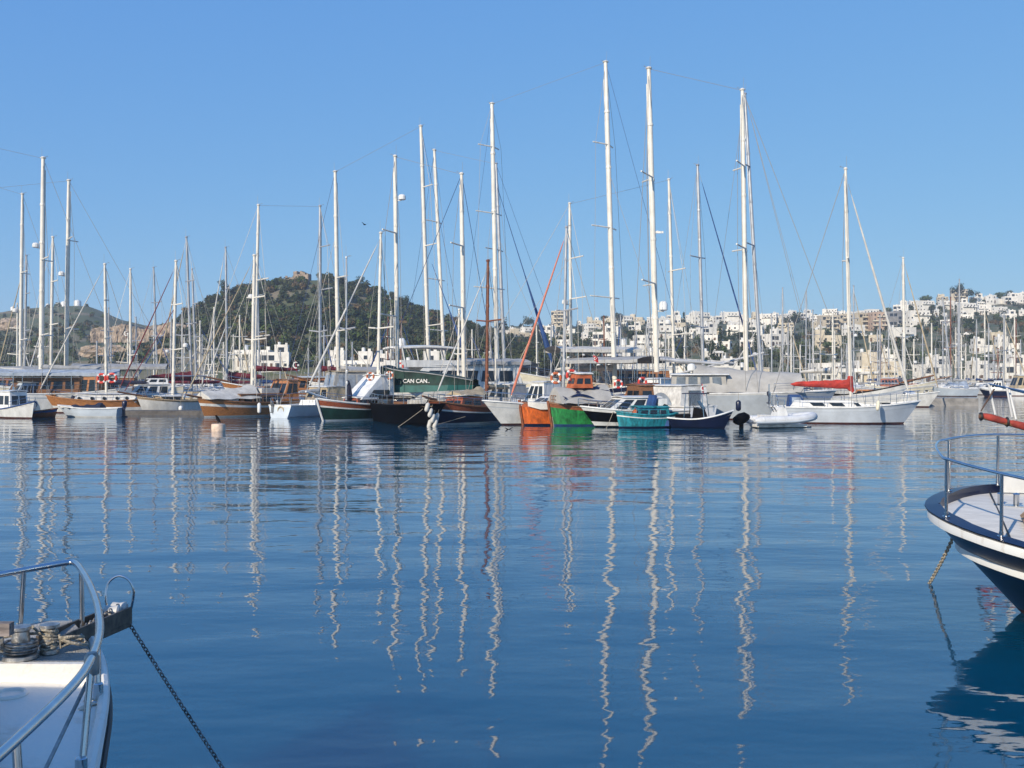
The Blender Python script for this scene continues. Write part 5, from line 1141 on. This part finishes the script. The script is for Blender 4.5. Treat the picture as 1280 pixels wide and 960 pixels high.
m = MB(); rows = [[Vector((f*hbw(y)*.995, y, shl(y)+.012+.03*(1-f*f)-(.0 if abs(f) < .99 else .012))) for f in (-1,-.97,-.9,-.5,0,.5,.9,.97,1)] for y in ysr]; m.grid(rows); m.build('deck', DECKW, o, True)
m = MB()
for sg in (1,-1):
    e = [Vector((sg*hbw(y)*.965, y, shl(y)+.03)) for y in ysr if y < 2.1]; m.path(e, .028, 8)
m.build('toe_rail', DECKW, o, True)
# raised grey foredeck platform with white edge
z0 = 1.36
yb = up(60,846,1.33).y-4; m = MB(); n = 8; rws = []
for i in range(n+1):
    y = lerp(yb, 2.08, i/n); w_ = max(.05, hbw(y)-.09); rws.append((y,w_))
m.grid([[Vector((-w_,y,z0+.045)),Vector((w_,y,z0+.045))] for y,w_ in rws]); m.grid([[Vector((-w_,y,z0-.06)),Vector((-w_,y,z0+.045))] for y,w_ in rws], 1); m.grid([[Vector((w_,y,z0-.06)),Vector((w_,y,z0+.045))] for y,w_ in rws], 1)
y,w_ = rws[0]; m.bx((-w_,y-.035,z0-.08),(w_,y-.002,z0+.047), 1); m.build('foredeck_platform', [NONSKID,DECKW], o)
# windlass, bollard and rope turns
def loc(v): return Vector(v)-Vector((-2.77,4,0))
c = loc(up(26,822,1.41)); m = MB(); m.lathe(c, [(.09,0),(.09,.02),(.066,.03),(.06,.05),(.08,.06),(.08,.078),(.046,.084),(.042,.14),(.052,.15),(.052,.166),(.02,.172)], 24); wl = m.build('windlass', TARN, o, True)
m = MB(); 
for i in range(4): m.torus(c+Vector((0,0,.035+.016*i)), (.05*math.sin(i),.05,1), .076+.004*(i % 2), .007, 26, 6)
m.build('chain_turns', CHAIN, wl, True)
c2 = loc(up(62,816,1.41)); m = MB(); m.lathe(c2, [(.05,0),(.05,.02),(.034,.03),(.032,.13),(.05,.14),(.05,.155),(.01,.16)], 18); bo = m.build('bollard', TARN, o, True)
m = MB(); rgl = random.Random(4)
for i in range(7): m.torus(c2+Vector((.006*rgl.uniform(-1,1),.006*rgl.uniform(-1,1),.035+.015*i)), (.25*rgl.uniform(-1,1),.25*rgl.uniform(-1,1),1), .040+.005*rgl.random(), .0075, 22, 6)
pts = [c2+Vector((.05,.0,.1))]+[c2+Vector((.06+.06*i+.03*math.sin(i*2),.05*math.sin(i*1.7)+.03*i,.03+.03*abs(math.sin(i*1.3)))) for i in range(3)]; m.path(pts, .009, 6)
pts = [c2+Vector((-.05,0,.1)), c2+Vector((-.12,.05,.13)), c+Vector((.09,.03,.12)), c+Vector((-.05,.1,.1)), c+Vector((-.4,.05,.05)), c+Vector((-.8,-.1,.02))]; m.path(pts, .010, 6)
m.torus(c2+Vector((.1,.06,.05)), (.3,.2,1), .075, .009, 22, 6); m.torus(c2+Vector((.09,.05,.068)), (-.1,.3,1), .065, .009, 22, 6); m.build('rope_turns', ROPE, bo, True)
# bow roller channel with chain
a, e = loc(up(62,808,1.40)), loc(up(151,764,1.33)); d_ = (e-a); tdir = d_.normalized(); sd = tdir.cross(Vector((0,0,1))).normalized()
m = MB()
for s in (1,-1): m.hexa([a+sd*s*.075+Vector((0,0,-.03)),a+sd*s*.06+Vector((0,0,-.03)),a+sd*s*.06+Vector((0,0,.06)),a+sd*s*.075+Vector((0,0,.06))],[e+sd*s*.075+Vector((0,0,-.07)),e+sd*s*.06+Vector((0,0,-.07)),e+sd*s*.06+Vector((0,0,.03)),e+sd*s*.075+Vector((0,0,.03))])
m.hexa([a-sd*.075+Vector((0,0,-.055)),a+sd*.075+Vector((0,0,-.055)),a+sd*.075+Vector((0,0,-.032)),a-sd*.075+Vector((0,0,-.032))],[e-sd*.075+Vector((0,0,-.10)),e+sd*.075+Vector((0,0,-.10)),e+sd*.075+Vector((0,0,-.072)),e-sd*.075+Vector((0,0,-.072))])
rl = m.build('bow_roller', mat('weathered_steel_channel', (.13,.105,.08), .55, .5, var=.4, scale=12), o)
for q in (-.03,-.16): m = MB(); p = e+tdir*q+Vector((0,0,.025)); m.lathe(p-sd*.05, [(.03,0),(.042,.01),(.036,.05),(.042,.09),(.03,.1)], 18, ax=tuple(sd)); m.build('roller', WORN, rl, True)
m = MB(); hp_ = [e+sd*.07+Vector((0,0,.02)), e+sd*.085+tdir*.0+Vector((0,0,.13)), e+sd*.05+Vector((0,0,.21)), e-sd*.02+Vector((0,0,.235)), e-sd*.075-tdir*.02+Vector((0,0,.19)), e-sd*.08-tdir*.05+Vector((0,0,.1)), e-sd*.07-tdir*.05+Vector((0,0,.02))]
def smooth_path(p, n=6):
    out = []
    for i in range(len(p)-1):
        p0, p1, p2, p3 = p[max(i-1,0)], p[i], p[i+1], p[min(i+2,len(p)-1)]
        for j in range(n):
            t = j/n; out.append(.5*((2*p1)+(p2-p0)*t+(2*p0-5*p1+4*p2-p3)*t*t+(3*p1-p0-3*p2+p3)*t**3))
    return out+[p[-1]]
m.path(smooth_path(hp_), .0085, 8); m.build('guard_hoop', STEEL, rl, True)
def chain(a, e, pitch, r, wire, sag=0.):
    n = max(2, int((e-a).length/pitch)); mm = MB(); t = (e-a).normalized(); s1 = t.cross(Vector((0,0,1))); s1 = s1.normalized() if s1.length > .1 else Vector((1,0,0)); s2 = t.cross(s1)
    for i in range(n):
        c = lerp(a,e,(i+.5)/n)-Vector((0,0,sag*4*((i+.5)/n)*(1-(i+.5)/n))); u = s1 if i % 2 else s2
        mm.path([c+t*math.cos(g)*pitch*.70+u*math.sin(g)*r for g in [2*math.pi*j/12 for j in range(12)]], wire, 5, True)
    return mm
chain(a+Vector((0,0,-.01))+tdir*.05, e+tdir*-.05+Vector((0,0,.045)), .032, .013, .0048).build('chain', CHAIN, rl, True)
A_ = up(155,769,1.30); E_ = up(281,960,.47); E2 = lerp(A_,E_,1.75); mm = chain(A_, E2, .030, .0125, .0046, .02); tag(mm.build('anchor_chain', CHAIN, None, True), 'taut dark anchor chain running from the near left bow down into the water', 'chain')
RSTAIN = mat('rust_stain_on_paint', (.52,.40,.27), .7, scale=14, col2=(.68,.60,.48), fac=(.3,.7))
# the rail
def zr(y): return 1.73
RH = [(-1.6,1.24),(-.94,1.19),(-.3,1.12),(.1,1.035),(.55,.885),(1.0,.69),(1.4,.495),(1.77,.30),(2.05,.145),(2.19,.06),(2.25,0)]
right = [Vector((w_,y,1.73+.0*y)) for y,w_ in RH]; left = [Vector((-p.x,p.y,p.z)) for p in right[:-1]][::-1]
m = MB(); m.path(smooth_path(right+left, 5), .0185, 14); rail = m.build('pulpit_rail', STEEL, o, True)
def rw(y): q = sorted(RH); return float(np.interp(y, [p[0] for p in q], [p[1] for p in q]))
for sg in (1,-1):
    for (y, y2, k_) in ((2.0,1.98,.80),(1.0,.93,.93),(.14,.02,.94),(-.8,-.85,.95)):
        m = MB(); m.path([(sg*rw(y),y,1.73),(sg*hbw(y2)*k_,y2,shl(y2)+.02)], .0145, 12)
        if k_ > .9: m.lathe((sg*hbw(y2)*k_,y2,shl(y2)+.005), [(.042,0),(.042,.012),(.024,.02),(.024,.10),(.019,.105)], 16)
        m.build('rail_post', STEEL, o, True)
        if k_ > .9:
            m = MB(); cx, cy = sg*hbw(y2)*k_-sg*.015, y2-.03; zz = shl(y2)+.022; m.add([(cx,cy,zz)]+[(cx+(.05+.028*math.sin(g*3+y*7))*math.cos(g), cy+(.075+.035*math.sin(g*2+y*5))*math.sin(g), zz) for g in [2*math.pi*j/18 for j in range(18)]], [(0,j+1,(j+1) % 18+1) for j in range(18)]); m.build('rust_stain', RSTAIN, o)
    m = MB(); m.lathe((sg*rw(.14),.14,1.73), [(.03,-.07),(.031,-.05),(.031,.0),(.02,.02)], 14); m.build('rail_clamp', DULL, o, True)
    m = MB(); m.path([(sg*rw(.15),.16,1.62),(sg*(rw(.15)-.03),.17,1.615),(sg*hbw(.3)*.93,-.2,1.28)], .008, 8); m.build('rail_brace', DULL, o, True)
m = MB(); p = loc(up(2,786,1.66)); m.box(p+Vector((-.28,0,0)), (.66,.05,.062)); m.build('plank', mat('weathered_plank', (.27,.22,.19), .8, var=.35, scale=6, stretch=(1,8,8)), o)
m = MB(); m.tube(loc(up(0,795,1.62)), loc(up(2,812,1.40)), .016, n=8); m.build('plank_support', TARN, o)
# deck ring, trunk cabin, and an unseen wheelhouse added to shade the deck
m = MB(); m.torus(loc(up(12,868,1.31)), (0,0,1), .075, .012, 28, 8); m.build('deck_ring', DECKW, o, True)
bx_ = -.02
m = MB(); pb_ = [(-.85,-1.9),(.85,-1.9),(.84,-.35),(.62,.2),(.24,.84),(-.24,.84),(-.62,.2),(-.84,-.35)]; m.grid([[Vector((x,y,1.25)) for x,y in pb_],[Vector((x*.97,y*.97-.01,1.40)) for x,y in pb_],[Vector((x*.88,y*.9-.03,1.46)) for x,y in pb_]], closed=True); m.add([(x*.88,y*.9-.03,1.46) for x,y in pb_],[tuple(range(8))]); m.build('trunk_cabin', DECKW, o)
m = MB(); m.hexa([(-1.0,-2.2,1.3),(.5,-2.2,1.3),(.5,-.6,1.3),(-1.0,-.6,1.3)],[(-.98,-2.15,2.3),(.48,-2.15,2.3),(.46,-.66,2.3),(-.98,-.66,2.3)]); wh = m.build('wheelhouse', WHITE, o)  # out of view, set off-centre so its roof edge throws the deck shadow
m = MB(); m.bx((-1.05,-2.25,2.302),(.52,-.6,2.34)); m.build('roof', WHITE, wh)
windows(wh, [Vector((-1.0,-.6,1.3)),Vector((.5,-.6,1.3)),Vector((.46,-.66,2.3)),Vector((-.98,-.66,2.3))], 2, v0=.45, v1=.88, gap=.12)
windows(wh, [Vector((.5,-2.2,1.3)),Vector((.5,-.6,1.3)),Vector((.46,-.66,2.3)),Vector((.48,-2.15,2.3))], 2, v0=.45, v1=.88, gap=.12)
# ------------------------------------------------------------------ near boat at the right edge (bow to the left)
o = empty('gulet', (5.22,12.6,0), math.atan2(.36,-.93)); o.rotation_euler = (R(-5.0),0,math.atan2(.36,-.93)); tag(o, 'navy hulled boat with white strakes and a rounded railed bow entering at the right edge', 'boat')
LN = 8.2
def w2(s): return (2.25*(1-(1-min(1,s/2.5))**2.3)**.58 if s < 2.5 else lerp(2.25,1.65,((s-2.5)/(LN-2.5))**2)) + .02
def s2(s): return 1.28-.30*smooth(s/4.0)
sts = [0,.02,.06,.13,.23,.36,.52,.72,.95,1.2,1.5,1.9,2.4,3,3.8,4.8,5.9,7,LN]
def p2(s, v, sg, off=0.):
    k = lerp(.30,.80,smooth(s/3.2)); x = -s-.98*(1-v)*math.exp(-(s/2.6)**1.5)*(1.0+.12*(1-v))
    return Vector((x+off*.3*(1 if s < .3 else 0), sg*(w2(s)*(k+(1-k)*clamp(v)**.85)+off), s2(s)*v if v >= 0 else v))
m = MB(); lv = [-.3,0,.07,.62,.88,1.0]; mi = [1,1,0,0,0]
for i in range(5):
    for sg in (1,-1): m.grid([[p2(s,lv[i],sg) for s in sts],[p2(s,lv[i+1],sg) for s in sts]], mi[i])
    for s in (0,LN): m.add([p2(s,lv[i],1),p2(s,lv[i],-1),p2(s,lv[i+1],-1),p2(s,lv[i+1],1)], [(0,1,2,3)], mi[i])
m.build('hull', [NAVY,BOTT], o, True)
def strake(v, h, th, name, mt):
    m = MB(); pr = []
    for off, dz in ((-.02,-h/2),(th,-h/2),(th*1.15,0),(th,h/2),(-.02,h/2)):
        pr.append([p2(s,v,1,off)+Vector((0,0,dz)) for s in sts[::-1]]+[p2(s,v,-1,off)+Vector((0,0,dz)) for s in sts])
    m.grid(pr); return m.build(name, mt, o, True)
WS = mat('weathered_white_strake', (.74,.73,.68), .5, scale=3.5, stretch=(2,2,.5), col2=(.50,.43,.34), fac=(.26,.44))
strake(.945, .10, .07, 'rubbing_strake', WS); strake(.64, .09, .05, 'lower_strake', WS)
m = MB(); rows = []
for sg, ss in ((1,sts[::-1]),(-1,sts)):
    for s in ss: rows.append([p2(s,1,sg)+Vector((0,0,.012)), Vector((min(-.0,p2(s,1,sg).x)-(.16 if s < .3 else .16*max(0,1-s/1.6)), sg*max(.0,(w2(s)-.10)) if s > .05 else sg*.02, s2(s)+.035)), Vector((p2(s,1,sg).x-(.18 if s < .3 else .18*max(0,1-s/1.6)), sg*max(.0,w2(s)-.115) if s > .05 else sg*.02, s2(s)-.10))])
m.grid(rows); m.build('gunwale', NAVY, o, True)
DECK2 = mat('cream_deck_planks', (.66,.63,.56), .6, var=.12, scale=3, stretch=(1,6,1), bump=.1)
m = MB(); m.grid([[Vector((-s-.15, f*max(.01,w2(s)-.07), s2(s)-.085+.05*(1-f*f))) for f in (-1,-.6,-.2,.2,.6,1)] for s in sts]); dk = m.build('deck', DECK2, o, True)
m = MB()
for s in (.85,1.55,2.25,2.95): m.bx((-s-.008,-w2(s)+.3,s2(s)-.05),(-s+.008,w2(s)-.3,s2(s)-.022))
m.build('deck_seam', RUBBER, dk)
rr_ = [(s, max(.0,w2(s)-.13)) for s in (.16,.22,.33,.5,.72,.95,1.2,1.5,1.9,2.4,3,3.8,4.8)]
pl_ = [Vector((-s-.02,w_,s2(s)+.72)) for s,w_ in rr_[::-1]]+[Vector((-.13,0,s2(0)+.74))]+[Vector((-s-.02,-w_,s2(s)+.72)) for s,w_ in rr_]
m = MB(); m.path(smooth_path(pl_, 3), .0175, 12); m.build('pulpit_rail', STEEL, o, True)
for s, sg in [(.2,1),(.72,1),(1.5,1),(2.6,1),(3.8,1),(.3,-1),(.95,-1),(1.9,-1),(3.,-1),(4.,-1)]:
    m = MB(); w_ = w2(s)-.13; m.tube((-s-.02,sg*w_,s2(s)+.02),(-s-.02,sg*w_,s2(s)+.72), .019, n=12); m.lathe((-s-.02,sg*w_,s2(s)+.02),[(.045,0),(.045,.015),(.024,.02),(.024,.06)],12); m.build('rail_post', STEEL, o, True)
m = MB()
for i, s in enumerate((1.0,1.5,2.0,2.6,3.2)):
    if i: m.hexa([(-sp_,-w2(sp_)+.30,s2(sp_)-.05),(-s,-w2(s)+.30,s2(s)-.05),(-s,-w2(s)+.26,s2(s)-.05),(-sp_,-w2(sp_)+.26,s2(sp_)-.05)],[(-sp_,-w2(sp_)+.30,s2(sp_)+.17),(-s,-w2(s)+.30,s2(s)+.17),(-s,-w2(s)+.26,s2(s)+.17),(-sp_,-w2(sp_)+.26,s2(sp_)+.17)])
    sp_ = s
m.build('inner_bulwark', WHITE, o)
m = MB()
for dx in (-.09,.09): m.lathe((-1.0+dx,-.57,s2(1.0)-.05), [(.04,0),(.035,.015),(.035,.16),(.044,.175),(.01,.19)], 14)
m.bx((-1.17,-.63,s2(1.)-.045),(-.83,-.51,s2(1.)-.02)); m.build('bollard', STEEL, o, True)
# slanting wooden skylight
m = MB(); z = s2(1.4)-.06
m.hexa([(-2.2,.2,z),(-1.05,.2,z),(-1.05,1.3,z),(-2.2,1.3,z)],[(-2.1,.2,z+.10),(-1.10,.2,z+.10),(-1.10,1.3,z+.10),(-2.1,1.3,z+.10)]); sk = m.build('skylight', TEAK, o)
BWOOD = mat('weathered_orange_wood', (.36,.22,.11), .6, var=.35, scale=5, stretch=(1,6,6))
m = MB()
for y in (.25,.75,1.25): m.tube((-1.10,y,z+.1),(-1.65,y,z+.62), .05, n=4)
m.tube((-1.65,.21,z+.62),(-1.65,1.29,z+.62), .05, n=4); m.tube((-1.1,.21,z+.12),(-1.1,1.29,z+.12), .05, n=4); m.build('skylight_frame', BWOOD, sk)
m = MB(); m.panel([Vector((-1.14,.25,z+.12)),Vector((-1.14,1.25,z+.12)),Vector((-1.64,1.25,z+.6)),Vector((-1.64,.25,z+.6))],0,1,0,1,.008); m.build('skylight_glass', CLEARV, sk)
m = MB(); m.torus((-1.9,-1.15,s2(2)-.04),(0,0,1),.16,.02,22,6); m.torus((-1.9,-1.15,s2(2)-.005),(.05,0,1),.13,.02,22,6); m.torus((-1.9,-1.15,s2(2)+.03),(0,.08,1),.15,.02,22,6); m.build('rope_coil', ROPE, o, True)
m = MB(); m.hexa([(-7,-1.1,.9),(-3.9,-1.1,.9),(-3.9,1.1,.9),(-7,1.1,.9)],[(-6.9,-1.0,2.7),(-4.2,-1.0,2.7),(-4.2,1.0,2.7),(-6.9,1.0,2.7)]); wh = m.build('wheelhouse', WHITE, o); m = MB(); m.bx((-7.1,-1.15,2.703),(-4.0,1.15,2.77)); m.build('roof', WHITE, wh)
windows(wh, [Vector((-7,1.1,.9)),Vector((-3.9,1.1,.9)),Vector((-4.2,1.0,2.7)),Vector((-6.9,1.0,2.7))], 3, v0=.45, v1=.85); windows(wh, [Vector((-3.9,-1.1,.9)),Vector((-3.9,1.1,.9)),Vector((-4.2,1.0,2.7)),Vector((-4.2,-1.0,2.7))], 2, v0=.45, v1=.85)
A_ = at(1195,664,12.75); E_ = at(1160,726,14.0); E_.z = -.05; tag(chain(A_, E_, .05, .022, .009, .03).build('mooring_chain', ROPE, None, True), 'pale mooring chain hanging from the navy bow at the right into the water', 'chain')
RUSTD = mat('dark_rusty_steel', (.09,.05,.035), .7, var=.4, scale=20)
# ------------------------------------------------------------------ boat with the red bowsprit, behind it
b = Boat('sailboat', 'boat at the right edge showing only its red-wrapped bowsprit and white stanchions', 'sailboat', bow=(1306,21.6), L=7.5, head=172)
hull(b, 2.6, 1.05, .5, .1, .6, .8, bands=((.8,WHITE),(1.,NAVY)), cap=WOOD, bul=.2)
tip = (b.X(1224), b.Z(1224,520)); bse = (b.X(1300), b.Z(1300,540)); k = MB(); k.tube((bse[0]-.8,0,bse[1]-.2),(tip[0],0,tip[1]), .07, .05, 8); sp = k.build('bowsprit', WOOD, b.o, True)
pts = [lerp(Vector((tip[0],0,tip[1])), Vector((bse[0],0,bse[1])), t) for t in (.03,.08,.18,.3,.42,.46,.5,.56,.7,.85,1.0)]
k = MB(); k.path([p+Vector((0,0,.03)) for p in pts], [.035,.065,.082,.078,.07,.05,.055,.078,.085,.08,.065], 10); k.build('furled_sail', CANR2, sp, True)
k = MB(); k.torus(pts[5]+Vector((0,0,.03)),(1,0,0),.09,.025,12,6); k.torus(pts[0],(1,0,0),.07,.03,12,6); k.build('lashing', RUBBER, sp, True)
rl = [b.P(1236,480),b.P(1258,485),b.P(1285,491),b.P(1320,500)]
for s in (.32,-.32):
    k = MB(); k.path([(rl[0][0],0,rl[0][1])]+[(x,s*min(1,.4+i*.4),z) for i,(x,z) in enumerate(rl[1:])], .02, 6); k.build('pulpit_rail', STEEL, b.o, True)
for (pa, ya, pb, yb2, s) in ((1236,480,1244,518,0),(1256,485,1265,521,.13),(1264,487,1270,524,-.13)):
    k = MB(); a1 = b.P(pa,ya); a2 = b.P(pb,yb2); k.tube((a1[0],s,a1[1]),(a2[0],0,a2[1]), .022, n=6); k.build('stanchion', WHITE, b.o)
k = MB(); a1 = b.P(1241,486); a2 = b.P(1225,514); k.path([(a1[0],.1,a1[1]),(lerp(a1[0],a2[0],.5),.12,lerp(a1[1],a2[1],.45)),(a2[0],.05,a2[1])], [.016,.022,.012], 6); k.build('rusty_anchor_shank', RUSTD, b.o, True)
cabin(b, -2.6, .8, .95, 1.2, .95, .5, .1, WHITE, WHITE, 3); q = (0.3,1.0); A, T_, _ = mast(b, q, (0.3,10.5), .08, MASTW, (.5,), .8); rig(b, A, T_, None, (-b.L/2,0,1.1), sp=(.5,), spl=.8)
# ------------------------------------------------------------------ the air
hz = MB(); hz.bx((-3300,-70,-4),(3300,1560,66))
HZ = bpy.data.materials.new('haze'); HZ.use_nodes = True; hn = HZ.node_tree; hn.nodes.clear()
ho = hn.nodes.new('ShaderNodeOutputMaterial'); hv = hn.nodes.new('ShaderNodeVolumePrincipled'); hn.links.new(hv.outputs[0], ho.inputs['Volume'])
hv.inputs['Color'].default_value = (.86,.92,1,1); hv.inputs['Density'].default_value = .00038; hv.inputs['Anisotropy'].default_value = .2
tag(hz.build('haze', HZ), kind='stuff')
finish_labels()
